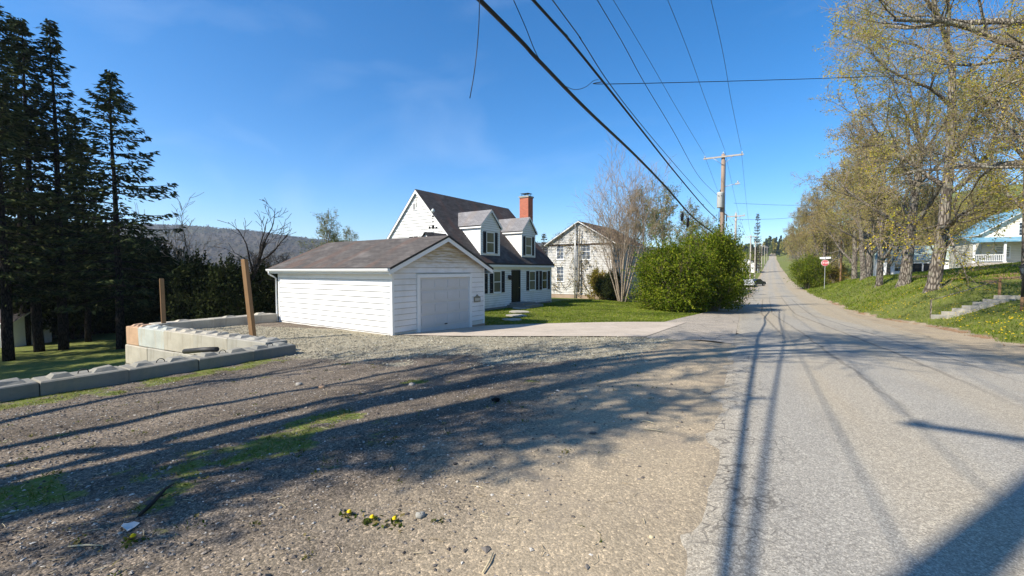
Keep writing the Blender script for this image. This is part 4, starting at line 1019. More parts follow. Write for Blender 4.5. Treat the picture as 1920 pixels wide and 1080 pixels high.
# ---------- cars parked far along the left verge
def car(px, py, d, rz, label, col):
    x, y, _ = at_d(px, py, d); g = Hs(x, y)
    r = empty('parked_car', (x, y, g), rz, label, 'car', 'cars parked beyond the big bushes')
    prof = [(-2.15, .35), (-2.2, .75), (-2.05, .98), (-1.5, 1.02), (-1.0, 1.42), (.35, 1.46), (1.05, 1.02), (1.95, .88), (2.2, .68), (2.2, .35)]
    m = MB(); n = len(prof)
    def ringp(y, s): return [(a, y, .35+(b-.35)*s if b > 1.05 else b) for a, b in prof]
    m.add(ringp(-.86, .97)+ringp(.86, .97), [(i, (i+1) % n, (i+1) % n+n, i+n) for i in range(n)])
    m.f.append((np.array([list(range(n))[::-1]]), 0, False)); m.f.append((np.array([list(range(n, 2*n))]), 0, False))
    m.build('body', m_plain('car_paint', col, .25, .05, 3, .6), r)
    w = MB()
    for s in (-1, 1): w.prism([(-1.35, s*.865, 1.02), (-.95, s*.865, 1.36), (.3, s*.865, 1.39), (.9, s*.865, 1.02)], (0, s*.01, 0))
    w.build('side_window', M['glass'], r)
    w = MB(); w.hexa([(.45, -.74, 1.42), (1.03, -.78, 1.06), (1.03, .78, 1.06), (.45, .74, 1.42)], [(.47, -.74, 1.45), (1.06, -.78, 1.08), (1.06, .78, 1.08), (.47, .74, 1.45)]); w.build('windscreen', M['glass'], r)
    for s in (-1, 1):
        for xx in (-1.35, 1.4):
            t = MB(); t.tube([(xx, s*.68, .33), (xx, s*.89, .33)], .33, 16); wo = t.build('wheel', M['black'], r)
            t = MB(); t.tube([(xx, s*.89, .33), (xx, s*.90, .33)], .19, 12); t.build('rim', M['metal'], wo)
        l = MB(); l.box((2.19, s*.75-.16, .62), (2.22, s*.75+.16, .74)); l.build('headlight', M['white'], r)
car(1417, 509, 86, math.radians(60), 'dark blue car parked on the left verge, rightmost of the distant cars', (.03,.04,.06))
car(1402, 511, 84, math.radians(100), 'silver white car parked beside the dark blue one', (.6,.62,.65))
car(1384, 511, 84, math.radians(80), 'dark grey car parked just right of the big bush', (.05,.05,.05))
# a few distant houses beyond
def far_house(px, py, d, W, D, label, rm):
    x, y, _ = at_d(px, py, d); g = Hs(x, y)-.2; r = empty('distant_house', (x, y, g), HROT, label, 'house'); zo = g
    fw, lw, rw, bw, rt = simple_gable(r, W, D, g-.6, g+2.8, g+5.2, .3, M['trim'], M[rm], zo, True)
    for a in (1.5, 4.2, 6.6): window(r, fw, a, a+1.0, g+1, g+2.2, zo, 'glass', 0, (2, 1))
    window(r, lw, 2.5, 3.5, g+1, g+2.2, zo, 'glass', 0, (2, 1))
far_house(1421, 492, 150, 9, 7, 'small distant white house behind the row of utility poles', 'shingle_pale')
far_house(1352, 512, 105, 9, 7, 'pale distant house low behind the big bush', 'shingle')
# ------------------------------------------------------------------ trees
def nrm(v): return v/(np.linalg.norm(v)+1e-9)
class Tree:
    def __init__(s, seed): s.r = np.random.default_rng(seed); s.br = {}; s.tips = []
    def path(s, p0, d, L, r0, r1, n, wig, up, lev):
        P = [np.array(p0, float)]; d = nrm(np.array(d, float)); st = L/(n-1); W = s.r.normal(0, wig, (n, 3))
        for i in range(n-1):
            d = nrm(d+W[i]+np.array([0, 0, up])); P.append(P[-1]+d*st)
        P = np.array(P); R = r0+(r1-r0)*np.linspace(0, 1, n)**.8
        s.br.setdefault((lev, n), []).append((P, R)); return P, R
    def kids(s, P, R, L, lev, spec):
        if lev >= len(spec): s.tips.append(P); return
        q = spec[lev]; r = s.r; k = int(r.integers(q['n'][0], q['n'][1]+1)); n = len(P)
        az0 = r.uniform(0, 2*PI)
        for j in range(k):
            t = q['t0']+(1-q['t0'])*((j+r.uniform(.1, .9))/k)
            f = t*(n-1); i = min(int(f), n-2); p = P[i]+(P[i+1]-P[i])*(f-i); rad = R[i]+(R[i+1]-R[i])*(f-i)
            ax = nrm(P[i+1]-P[i]); az = az0+j*2.4+r.uniform(-.5, .5)
            u = nrm(np.cross(ax, (0, 0, 1) if abs(ax[2]) < .95 else (1, 0, 0))); v = np.cross(ax, u)
            an = math.radians(r.uniform(*q['ang'])); sh = q.get('shape', 0); ln = L*r.uniform(*q['len'])*(1-sh*t)
            d = ax*math.cos(an)+(u*math.cos(az)+v*math.sin(az))*math.sin(an)
            if q.get('flat'): d[2] *= q['flat']
            r0 = min(rad*.8, max(.004, rad*q.get('rr', .6))); PP, RR = s.path(p, d, ln, r0, r0*.3 if lev < len(spec)-1 else r0*.45, q['seg'], q['wig'], q['up'], lev)
            s.kids(PP, RR, ln, lev+1, spec)
    def tubes(s, mb, lmin, lmax, sides, mat, rmin=.004):
        for (lev, n), lst in s.br.items():
            if not lst or not (lmin <= lev <= lmax): continue
            P = np.array([a for a, _ in lst]); R = np.maximum(np.array([b for _, b in lst]), rmin)
            v, q = ribs(P, R, sides[min(lev, len(sides)-1)]); mb.add(v, q, mat, lev < 3)
def finish(T, name, mats, limb_lev, leaves=None, sides=(14, 9, 6, 4, 3, 3), rmin=.006, root=None, crown_name='crown'):
    """trunk + limbs in one mesh, twigs and leaves in another"""
    a = MB(); T.tubes(a, -1, limb_lev, sides, 0, rmin); a.build('trunk', mats[0], root)
    b = MB(); T.tubes(b, limb_lev+1, 9, sides, 0, rmin); M_ = [mats[1]]
    if leaves:
        C = []
        for P in T.tips:
            k = leaves['n']; t = T.r.uniform(.15, 1.0, k)*(len(P)-1); i = np.minimum(t.astype(int), len(P)-2)
            C.append(P[i]+(P[i+1]-P[i])*(t-i)[:, None]+T.r.normal(0, leaves['sp'], (k, 3)))
        C = np.vstack(C)
        for mi, frac in enumerate(leaves['mix']):
            M_.append(leaves['mats'][mi])
        key = fbm(C[:, 0]+C[:, 2]*.7+50, C[:, 1]+C[:, 2]*.4+50, 2.2, 33)+T.r.normal(0, .05, len(C)); th = np.quantile(key, np.cumsum(leaves['mix'])/sum(leaves['mix'])); lo = -9
        for mi in range(len(leaves['mix'])):
            sel = C[(key > lo) & (key <= th[mi])]; lo = th[mi]; leafquads(b, sel, leaves['s'][0], leaves['s'][1], T.r, mi+1)
    b.build(crown_name, M_, root)
    return root
def flare(P, R):                       # root flare at a trunk's foot
    return P, R
def maple(seed, H_=20, r0=.48, fork=.28, spread=(28, 62), leaves='olive', dens=1.0, name='maple_tree', twist=.022, nl=(8, 10)):
    T = Tree(seed); n = 9
    P, R = T.path((0, 0, -.3), (T.r.normal(0, .02), T.r.normal(0, .02), 1), H_*.62, r0, r0*.42, n, twist, .03, 0)
    T.br[(0, n)] = []; R2 = R.copy(); P2 = np.insert(P, 1, P[0]*.55+P[1]*.45, axis=0); R2 = np.insert(R2, 1, R[1]*1.06); R2[0] *= 1.35
    T.br[(0, n+1)] = [(P2, R2)]
    spec = [None, dict(n=nl, t0=fork, ang=spread, len=(.52, .80), seg=8, wig=.13, up=.07, rr=.62, shape=.32),
            dict(n=(6, 8), t0=.22, ang=(25, 60), len=(.38, .62), seg=6, wig=.14, up=.05, rr=.55, shape=.35),
            dict(n=(5, 7), t0=.15, ang=(25, 60), len=(.4, .62), seg=5, wig=.16, up=.03, rr=.5, shape=.3),
            dict(n=(int(4*dens), int(6*dens)), t0=.1, ang=(25, 60), len=(.42, .7), seg=4, wig=.18, up=.04, rr=.5, shape=.2)]
    T.kids(P, R, H_*.62, 1, spec)
    # leader: top of the trunk forks again
    for k in range(3):
        PP, RR = T.path(P[-1], (T.r.normal(0, .35), T.r.normal(0, .35), 1), H_*.36, R[-1]*.8, .03, 8, .1, .06, 1); T.kids(PP, RR, H_*.36, 2, spec)
    return T
LV = {'yellow': dict(n=13, sp=.13, s=(.03, .064), mix=(.55, .45), mats=(M['leaf_yellow'], M['leaf_olive'])),
      'olive': dict(n=8, sp=.14, s=(.032, .066), mix=(.7, .3), mats=(M['leaf_olive'], M['leaf_brown'])),
      'brown': dict(n=7, sp=.17, s=(.04, .085), mix=(.6, .4), mats=(M['leaf_brown'], M['leaf_olive'])),
      'soft': dict(n=4, sp=.14, s=(.05, .11), mix=(1.0,), mats=(M['leaf_soft'],))}
def new_tree(name, T, mats, limb, lv, label, cat='tree', group=None, rmin=.008):
    root = empty(name, (0, 0, 0), 0, label, cat, group); finish(T, name, mats, limb, LV.get(lv), root=root, rmin=rmin); return root
def place(o, x, y, s=1.0, rz=0.0, dz=0.0): o.location = (x, y, Hs(x, y)+dz); o.scale = (s, s, s); o.rotation_euler = (0, 0, rz); return o
def put(proto, x, y, s, rz, label, group, first=[]):
    if id(proto) not in first: first.append(id(proto)); o = proto
    else: o = copy_tree(proto)
    place(o, x, y, s, rz); o['label'] = label; o['group'] = group; return o
G_R = 'roadside trees on the right bank'
pA = new_tree('maple_tree', maple(3, 21, .30, .26, (30, 68), dens=1.2), (M['bark'], M['twig']), 2, 'yellow', '', 'tree', None, .009)
pB = new_tree('maple_tree', maple(14, 20, .46, .3, (28, 62), dens=1.2), (M['bark'], M['twig']), 2, 'olive', '', 'tree', None, .010)
pC = new_tree('bare_tree', maple(23, 15, .30, .22, (25, 58), nl=(7, 9)), (M['bark'], M['twig']), 2, 'brown', '', 'tree', None, .014)
def rt_xy(px, lat): a = px-960; k = (a*cY-F*sY)/(a*sY+F*cY); return lat, lat/k
x, y = rt_xy(1749, 9.2); o = put(pA, x, y, 1.18, .4, 'large maple with yellow tassels, thick grey trunk nearest the steps', G_R); o.scale = (1.32, 1.32, 1.2)
x, y = rt_xy(1695, 9.4); put(pB, x, y, .98, 2.0, 'large maple with stout forked trunk, second along the bank', G_R)
x, y = rt_xy(1648, 8.7); put(pC, x, y, 1.0, 1.0, 'slender budding tree between the stout maples on the bank', G_R)
x, y = rt_xy(1620, 9.5); put(pB, x, y, .78, 4.1, 'dark-trunked maple at the far end of the nearer row', G_R)
x, y = rt_xy(1933, 13.0); put(pB, x, y, .8, 5.3, 'maple whose trunk rises behind the lamp post at the right edge', G_R)
far = [(10.8, 74, 1.45, 1.7, 'tall budding tree just beyond the nearer row, over the wooden pole'), (11.5, 90, 1.5, 4.6, 'tall olive tree by the side drive'), (10.5, 100, 1.35, .6, 'wide-crowned brown tree beyond the side drive'), (9.4, 134, 1.3, 5.5, 'wide brown tree between the distant roadside trees'),(12.5, 84, .85, .3, 'budding tree behind the wooden pole on the right'), (8.6, 108, 1.25, 2.2, 'brown budding tree past the side drive'), (8.0, 124, 1.25, 3.3, 'broad brown tree halfway along the far right roadside'),
       (9.5, 112, .9, 5.0, 'pale brown tree set back from the road'), (7.3, 148, 1.25, 1.4, 'brown tree overhanging the distant road'), (7.2, 176, 1.25, 4.4, 'brown tree further up the distant road'), (7.8, 214, 1.0, 2.9, 'last brown tree before the road crest, right side'),
       (16, 92, 1.0, .9, 'olive budding tree behind the yellow shrub'), (18, 118, 1.1, 3.9, 'tall budding tree beyond the long white house'), (14.5, 62, .62, 2.6, 'thin many-branched sapling in front of the blue-roofed house'),
       (36, 84, 1.15, 1.9, 'tall olive tree rising behind the blue-roofed house'), (30, 104, 1.2, .2, 'tall olive tree left of the blue roof, far back'), (46, 78, 1.2, 3.1, 'wide olive tree at the right behind the house')]
for x, y, s, rz, lb in far: put(pC, x, y, s, rz, lb, 'budding trees further back on the right')
# near maple standing outside the frame on the right: its limbs reach in at the top right corner
def limb_tree():
    T = Tree(41); x, y = 11.2, 19.0; g = Hs(x, y); spec = [None, None, dict(n=(7, 9), t0=.15, ang=(25, 58), len=(.34, .58), seg=7, wig=.13, up=.05, rr=.5, shape=.3),
        dict(n=(6, 8), t0=.12, ang=(25, 60), len=(.4, .62), seg=5, wig=.15, up=.03, rr=.5, shape=.3), dict(n=(5, 7), t0=.1, ang=(25, 60), len=(.4, .7), seg=4, wig=.17, up=.04, rr=.5, shape=.2), dict(n=(3, 4), t0=.2, ang=(25, 60), len=(.5, .8), seg=3, wig=.17, up=.04, rr=.6)]
    P, R = T.path((0, 0, -.3), (0, 0, 1), 7.2, .55, .40, 8, .03, .02, 0)
    def limb(z, tgt, L, r): 
        p = P[min(7, int(z/7.2*7))]; d = np.array(tgt, float)-p; PP, RR = T.path(p, d, L, r, .05, 12, .15, .03, 1); T.kids(PP, RR, L, 2, spec)
    def tg(px, py, d): q = at_d(px, py, d); return (q[0]-x, q[1]-y, q[2]-g)
    limb(5, tg(1640, 270, 19), 10.5, .22); limb(4.2, tg(1790, 330, 19), 8.0, .17); limb(6.6, tg(1700, 120, 18), 10, .21); limb(7.1, tg(1800, 20, 17), 9.5, .20)
    limb(7.1, tg(1930, -200, 18), 9.5, .24); limb(6, (5, 3, 10), 9, .2); limb(6.5, (4, -5, 11), 9, .2); limb(7.1, (0, 5, 14), 8, .2); limb(5, (-1, 9, 8), 8, .17)
    root = empty('maple_tree', (x, y, g), 0, 'near maple reaching long mossy limbs into the top right corner, its trunk out of frame', 'tree')
    finish(T, 'maple', (M['bark_limb'], M['twig']), 2, dict(LV['yellow'], n=6, s=(.018, .036)), root=root, rmin=.005)
limb_tree()
# tree behind the camera, whose shadow lies on the ground
def shadow_tree():
    T = Tree(52); x, y = -7.6, -5.0; g = Hs(x, y)
    spec = [None, None, dict(n=(6, 8), t0=.30, ang=(22, 50), len=(.30, .5), seg=6, wig=.12, up=.05, rr=.5, shape=.3), dict(n=(5, 7), t0=.15, ang=(25, 55), len=(.4, .62), seg=5, wig=.15, up=.03, rr=.5),
            dict(n=(5, 6), t0=.1, ang=(25, 55), len=(.4, .7), seg=4, wig=.17, up=.04, rr=.5)]
    P, R = T.path((0, 0, -.3), (-.02, -.02, 1), 3.2, .42, .34, 5, .02, .02, 0); B = P[-1]
    # limbs aimed so their shadows sweep across the drive as measured
    S = np.array([.585, 1.05, -1.0])
    def sh(gx_, gy_, h): return np.array([gx_-x-S[0]*h, gy_-y-S[1]*h, h])   # crown point whose shadow falls on (gx, gy)
    def limb(pts, r0, r1, k=True):
        Q = [B]+[sh(*p) for p in pts]; Q = np.array(Q); t = np.linspace(0, len(Q)-1, 14); i = np.minimum(t.astype(int), len(Q)-2); PP = Q[i]+(Q[i+1]-Q[i])*(t-i)[:, None]
        PP[1:-1] = (PP[:-2]+2*PP[1:-1]+PP[2:])/4; PP[1:-1] = (PP[:-2]+2*PP[1:-1]+PP[2:])/4; PP[1:] += T.r.normal(0, .05, PP[1:].shape); L = np.linalg.norm(np.diff(PP, axis=0), axis=1).sum(); RR = np.linspace(r0, r1, 14)
        T.br.setdefault((1, 14), []).append((PP, RR)); T.kids(PP[4:], RR[4:], L*.62, 2, spec)
    limb([(-4.1, 2.4, 6.8), (-2.6, 6.2, 9.8), (-.9, 10.8, 12.6), (1.0, 12.6, 13.8)], .25, .08)
    limb([(-4.3, 2.0, 6.4), (-2.9, 4.8, 8.8), (-1.8, 8.0, 10.6)], .16, .05); limb([(-3.4, 7.6, 10.4), (-1.4, 10.6, 12.2), (.8, 13.6, 13.6), (2.6, 15.2, 14.2)], .17, .05)
    limb([(-6.0, .7, 4.7), (-4.9, 1.1, 5.4), (-3.9, 1.7, 6.1)], .10, .03); limb([(-4.6, 1.9, 6.0), (-3.6, 2.9, 7.0), (-2.8, 3.8, 7.8), (-1.9, 4.6, 8.6)], .12, .04)
    limb([(-4.0, 6.2, 9.6), (-2.0, 9.0, 11.2), (.6, 12.0, 12.6), (3.0, 13.5, 13.4), (4.6, 14.4, 14.0)], .15, .05); limb([(-3.4, 8.4, 11.0), (-1.0, 11.5, 12.5), (1.5, 14.5, 13.8), (3.6, 16.6, 14.6)], .13, .04)
    limb([(-6.6, 1.3, 5.4), (-5.4, 1.9, 6.2), (-4.2, 2.7, 7.0), (-3.0, 3.6, 8.0)], .13, .04); limb([(-4.6, 8.4, 11), (-3.0, 11.2, 12.4), (-1.4, 13.8, 13.6)], .12, .04)
    limb([(-7.4, 1.0, 5.6), (-6.6, 3.6, 7.6), (-5.6, 6.8, 9.8), (-4.4, 9.6, 11.4)], .15, .04)
    limb([(-5.2, 1.6, 6.2), (-4.6, 4.6, 8.6), (-3.8, 7.0, 10.4)], .14, .04)
    limb([(-3.6, 2.8, 6.8), (-2.6, 3.8, 7.8), (-1.6, 5.2, 9.0)], .10, .03)
    limb([(-9.4, 1.8, 6.0), (-8.6, 4.6, 8.0), (-7.2, 7.6, 10.0)], .12, .04)
    root = empty('large_tree', (x, y, g), 0, 'tree standing behind the viewer whose branch shadows cross the gravel', 'tree')
    finish(T, 'tree', (M['bark'], M['twig']), 1, dict(LV['olive'], n=2, sp=.12, s=(.05, .10)), root=root, rmin=.016)
shadow_tree()
# ---------- spruces
def spruce(seed, H_, r0, R_, zlow, dens=1.0, droop=.25):
    T = Tree(seed); r = T.r; tr = MB(); zs = np.linspace(-.3, H_, 12)
    P = np.stack([r.normal(0, .03, 12).cumsum(), r.normal(0, .03, 12).cumsum(), zs], -1); tr.tube(P, np.interp(zs, [0, H_], [r0, .02]), 10)
    br = MB(); C = []; z = zlow
    A = {}
    while z < H_-.15:
        f = (H_-z)/(H_-zlow); Rz = R_*(f**.75)*(1 if f < .93 else .8)+.15; k = int(r.integers(4, 7)); az0 = r.uniform(0, 6.28)
        for j in range(k):
            if r.random() < .12*f: continue
            az = az0+j*2*PI/k+r.normal(0, .25); L = Rz*r.uniform(.55, 1.12); n = 6; t = np.linspace(0, 1, n)
            up = .42*(1-f)-.05; rr = t*L; zz = z+up*rr-droop*L*(t**1.6)*(.35+.65*f)+.16*L*t**4
            px_, py_ = np.interp(z, zs, P[:, 0]), np.interp(z, zs, P[:, 1])
            Q = np.stack([px_+np.cos(az)*rr, py_+np.sin(az)*rr, zz], -1); A.setdefault(0, []).append((Q, np.linspace(.012+.012*L, .006, n)))
            m = int(L*dens*34)+6; tt = r.uniform(.12, 1, m)**.8; i = np.minimum((tt*(n-1)).astype(int), n-2); base = Q[i]+(Q[i+1]-Q[i])*(tt*(n-1)-i)[:, None]
            wd = .34*L*np.sin(np.clip(tt, 0, 1)*PI*.9+.25)*r.uniform(-1, 1, m); side = np.array([-np.sin(az), np.cos(az), 0])
            C.append((base+side[None]*wd[:, None]+np.stack([np.zeros(m), np.zeros(m), -np.abs(wd)*.18-np.abs(r.normal(0, .10, m))], -1)+r.normal(0, .05, (m, 3)),
                      side[None]*np.sign(wd)[:, None]*.8+np.array([np.cos(az), np.sin(az), -.35])[None]+r.normal(0, .35, (m, 3))))
        z += r.uniform(.34, .72)*(1.0 if f > .2 else .7)
    Qs = np.array([a for a, _ in A[0]]); Rs = np.array([b for _, b in A[0]]); v, q = ribs(Qs, Rs, 4); br.add(v, q, 0)
    c = np.vstack([a for a, _ in C]); d = np.vstack([b for _, b in C]); d /= np.linalg.norm(d, axis=1, keepdims=True); n = len(c)
    w = np.cross(d, r.normal(size=(n, 3))); w /= np.linalg.norm(w, axis=1, keepdims=True)+1e-9; s = r.uniform(.12, .30, (n, 1)); d = d*s; w = w*s*.26
    br.add(np.stack([c-d*.6, c+w, c+d, c-w], 1).reshape(-1, 3), np.arange(n*4).reshape(-1, 4), 1)
    return tr, br
def new_spruce(args, needle='needle', bark='bark_dark'):
    root = empty('spruce_tree', (0, 0, 0), 0, '', 'tree'); tr, br = spruce(*args); tr.build('trunk', M[bark], root); br.build('crown', [M[bark], M[needle]], root); return root
s1 = new_spruce((4, 17.5, .24, 4.4, 3.4, .72, .22)); s2 = new_spruce((9, 22, .28, 3.1, 4.2, .8, .3))
GS = 'tall spruces at the left edge'
def sp_at(proto, px, d, top, rz, lb, H0):
    x, y, _ = at_d(px, 600, d); zt_ = at_d(px, top, d)[2]; g = Hs(x, y); o = put(proto, x, y, (zt_-g)/H0, rz, lb, GS); return o
sp_at(s1, 225, 25, 132, .5, 'single broad spruce with clear trunk, rightmost of the spruces', 17.5)
sp_at(s2, 118, 25.5, 35, 1.0, 'tallest dense spruce, next left of the single broad one', 22)
sp_at(s2, 72, 25, 38, 3.0, 'tall thin spruce in the middle of the left clump', 22)
sp_at(s2, 12, 22, -5, 4.4, 'spruce cut by the left edge of the photo', 22)
sp_at(s2, 45, 28, 30, 5.2, 'tall spruce half hidden in the left clump', 22)
sp_at(s1, 165, 29, 262, 2.2, 'shorter spruce with bare lower trunk behind the single one', 17.5)
sp_at(s2, 150, 33, 210, .9, 'shorter spruce deep behind the shorter bare-trunked one', 22)
sp_at(s2, -15, 29, 40, 3.6, 'tall spruce at the far left, deeper in the clump', 22)
sp_at(s2, -70, 24, -30, 2.0, 'spruce just outside the left edge', 22)
for i, (x, y, k) in enumerate(((-27.5, -6.5, .6), (-31.5, -6.6, 1.0), (-36.5, -7.4, 1.05), (-24, -4.4, .42), (-41, -7, 1.0), (-28.5, -9.5, .82), (-34, -11, 1.1), (-38, -11, 1.1), (-30.5, -12.5, 1.0))): put(s1, x, y, k, i*1.5, 'unseen spruce added beyond the left edge to shade the yard', GS)  # out-of-view spruces, added to cast shade over the low yard
# ---------- shrubs
def shrub(seed, R_, H_, n, s, m, stems=True, lobes=26, name='shrub', dense=.5, low=0.05):
    r = np.random.default_rng(seed); root = empty(name, (0, 0, 0), 0, '', 'shrub'); st = MB(); cr = MB()
    ctr = []; C = []
    for i in range(lobes):
        a = r.uniform(0, 2*PI); q = r.uniform(0, 1)**.6; z = r.uniform(.10, .95); wz = math.sqrt(max(.02, 1-(max(0, z-.35)/.62)**2))*(1 if z > .25 else .8+.8*z); c = np.array([R_*.72*q*wz*math.cos(a), R_*.72*q*wz*math.sin(a), H_*z*.9]); ctr.append(c)
    for i, c in enumerate(ctr):
        lr = R_*r.uniform(.2, .42); k = int(n/lobes); u = r.normal(size=(k, 3)); u /= np.linalg.norm(u, axis=1, keepdims=True); rad = r.uniform(dense, 1.0, (k, 1))**.7; w = u*rad*lr*np.array([1, 1, .85]); w *= 1+.35*r.normal(size=(k, 1))*.5
        C.append(c+w)
        pts = [np.array([r.normal(0, .12*R_), r.normal(0, .12*R_), -.1]), c*np.array([.45, .45, .45]), c*.9, c+nrm(c)*lr*.6]; st.tube(pts, [.035, .028, .018, .008], 5, 0, False)
        for j in range(9):
            u1 = nrm(r.normal(size=3)+nrm(c)*.6+(0, 0, .35)); st.tube([c*.9, c+u1*lr*.6, c+u1*lr*1.2+(0, 0, .05)], [.012, .008, .004], 3, 0, False)
            sp = c+u1*lr*np.linspace(.8, r.uniform(1.3, 1.9), 14)[:, None]+r.normal(0, .045, (14, 3)); C.append(sp)
    C = np.vstack(C); C = C[C[:, 2] > low]; leafquads(cr, C, s*.6, s*1.3, r)
    st.build('stems', M['twig'] if stems else M['twig_dark'], root); cr.build('crown', M[m], root); return root
b1 = shrub(2, 2.7, 4.1, 42000, .058, 'leaf_green', lobes=46, name='leafy_shrub'); b2 = shrub(5, 3.0, 4.8, 44000, .062, 'leaf_green', lobes=50, name='leafy_shrub')
GB = 'big green bushes along the road'
def putb(p, px, d, base, hpx, lb, H0, grp, rz=0, sxy=1.0, s=None):
    x, y, _ = at_d(px, 560, d); g = Hs(x, y); zt_ = at_d(px, hpx, d)[2]; k = s or (zt_-g)/H0; o = put(p, x, y, k, rz, lb, grp); o.scale = (k*sxy, k*sxy, k); return o
putb(b1, 1270, 28.5, 585, 452, 'big rounded green bush on the lawn, nearest of the roadside bushes', 4.1, GB, 0.3)
putb(b2, 1328, 31.5, 575, 430, 'tall green bush in the middle of the roadside bushes', 4.8, GB, 1.3, .82)
putb(b2, 1349, 37.0, 565, 437, 'green bush at the far end of the roadside bushes', 4.8, GB, 3.3, .62)
putb(b1, 1236, 32.5, 585, 478, 'green bush set back behind the nearest rounded one', 4.1, GB, 4.0, .8)
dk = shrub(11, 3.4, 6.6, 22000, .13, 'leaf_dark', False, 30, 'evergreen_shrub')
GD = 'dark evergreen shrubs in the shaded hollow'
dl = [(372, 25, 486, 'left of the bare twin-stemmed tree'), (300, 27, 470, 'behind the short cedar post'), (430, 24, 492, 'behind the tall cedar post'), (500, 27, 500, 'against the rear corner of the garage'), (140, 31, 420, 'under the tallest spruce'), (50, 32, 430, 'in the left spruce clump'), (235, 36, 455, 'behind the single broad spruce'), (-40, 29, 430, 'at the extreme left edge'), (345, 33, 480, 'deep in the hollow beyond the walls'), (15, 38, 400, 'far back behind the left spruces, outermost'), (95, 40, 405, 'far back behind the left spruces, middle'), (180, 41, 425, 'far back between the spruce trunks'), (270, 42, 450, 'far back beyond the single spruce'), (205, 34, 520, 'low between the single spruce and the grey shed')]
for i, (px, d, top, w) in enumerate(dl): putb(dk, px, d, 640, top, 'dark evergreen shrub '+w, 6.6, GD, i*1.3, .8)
o = putb(b1, 1515, 74, 540, 478, 'low green bush on the verge left of the stop sign', 4.1, 'right verge shrubs', 2.0, .9)
yb = shrub(17, 2.4, 3.6, 7000, .10, 'yellowbush', True, 20, 'yellow_shrub'); x, y, _ = at_d(1563, 500, 80); put(yb, x, y, 1.15, 0, 'yellow-brown shrub behind the stop sign', 'right verge shrubs')
o = putb(dk, 1148, 37, 565, 508, 'dark low evergreen left of the multi-stemmed bare tree', 6.6, GD, 2.2, .9)
o = putb(yb, 1125, 39, 565, 500, 'straggly vine-covered shrub against the old house wall', 3.6, 'right verge shrubs', 2.2, .7); o['group'] = 'shrubs by the old house'
# ---------- multi-stem bare tree in front of the old house
def clump():
    T = Tree(61); spec = [None, dict(n=(5, 6), t0=.3, ang=(12, 30), len=(.35, .55), seg=6, wig=.07, up=.05, rr=.5, shape=.2), dict(n=(5, 7), t0=.12, ang=(15, 40), len=(.35, .6), seg=5, wig=.10, up=.05, rr=.5), dict(n=(5, 7), t0=.1, ang=(20, 50), len=(.4, .65), seg=4, wig=.13, up=.04, rr=.5)]
    for i in range(15):
        a = i*2.4; t = (i+.5)/15; lean = .05+.36*t; L = T.r.uniform(7.5, 11.0)*(1-.12*t); P, R = T.path((math.cos(a)*.3*t, math.sin(a)*.3*t, -.2), (math.cos(a)*lean, math.sin(a)*lean, 1), L, T.r.uniform(.06, .10), .02, 10, .035, .045, 0); T.kids(P, R, L, 1, spec)
    root = empty('multi_stem_tree', (0, 0, 0), 0, 'leafless multi-stemmed pale tree spreading in a vase shape on the lawn', 'tree'); finish(T, 'c', (M['bark_pale'], M['twig_grey']), 0, dict(n=1, sp=.05, s=(.02, .035), mix=(1,), mats=(M['leaf_soft'],)), sides=(8, 5, 4, 3), root=root, rmin=.008)
    x, y, _ = at_d(1166, 565, 36); place(root, x, y, .90)
clump()
# ---------- bare trees on the left and behind the houses
pS = maple(71, 12, .22, .3, (25, 55), dens=.8, nl=(6, 8)); bt = new_tree('bare_tree', pS, (M['bark_dark'], M['twig_dark']), 2, None, '', 'tree', None, .016)
def sparse(seed, H_, r0, lean, rm='bark_dark', tw='twig_dark', tips=(3, 4), lb='', rmin=.012):
    T = Tree(seed); P, R = T.path((0, 0, -.3), (lean[0], lean[1], 1), H_*.7, r0, r0*.4, 10, .06, .02, 0)
    spec = [None, dict(n=(4, 6), t0=.45, ang=(18, 40), len=(.30, .5), seg=7, wig=.14, up=.04, rr=.6), dict(n=tips, t0=.2, ang=(20, 50), len=(.35, .6), seg=5, wig=.16, up=.04, rr=.55), dict(n=tips, t0=.2, ang=(20, 50), len=(.35, .6), seg=4, wig=.16, up=.03, rr=.6)]
    T.kids(P, R, H_*.7, 1, spec); root = empty('bare_tree', (0, 0, 0), 0, lb, 'tree', 'leafless trees on the left'); finish(T, 'b', (M[rm], M[tw]), 1, None, root=root, rmin=rmin); return root
def rightdir(a): return (a*cY, a*sY)
o = sparse(81, 9.8, .20, rightdir(.30), lb='dark leafless tree leaning right with forked top, nearest the garage'); x, y, _ = at_d(408, 600, 25); place(o, x, y, 1)
o = sparse(83, 9.2, .13, rightdir(-.03), tips=(4, 5), lb='thin grey leafless tree left of the leaning one', rm='bark', tw='twig', rmin=.010); x, y, _ = at_d(368, 600, 27); place(o, x, y, .98)
o = sparse(85, 9, .13, rightdir(.15), tips=(4, 5), lb='low branching leafless tree behind the hollow shrubs', rm='bark', tw='twig'); x, y, _ = at_d(352, 610, 34); place(o, x, y, .9)
for i, (px, d, top, s, lb) in enumerate([(505, 40, 470, .62, 'dark twiggy tree just left of the garage roof'), (535, 46, 470, .6, 'dark twiggy tree touching the garage roof edge'), (478, 52, 468, .75, 'dark twiggy tree in front of the far ridge')]):
    x, y, _ = at_d(px, 560, d); zt_ = at_d(px, top, d)[2]; g = Hs(x, y); put(bt, x, y, (zt_-g)/12.5, i*1.7, lb, 'dark twiggy trees before the ridge')
pY = new_tree('budding_tree', maple(91, 12, .16, .3, (25, 55), dens=.8, nl=(6, 7)), (M['twig'], M['twig_grey']), 2, 'soft', '', 'tree', None, .012)
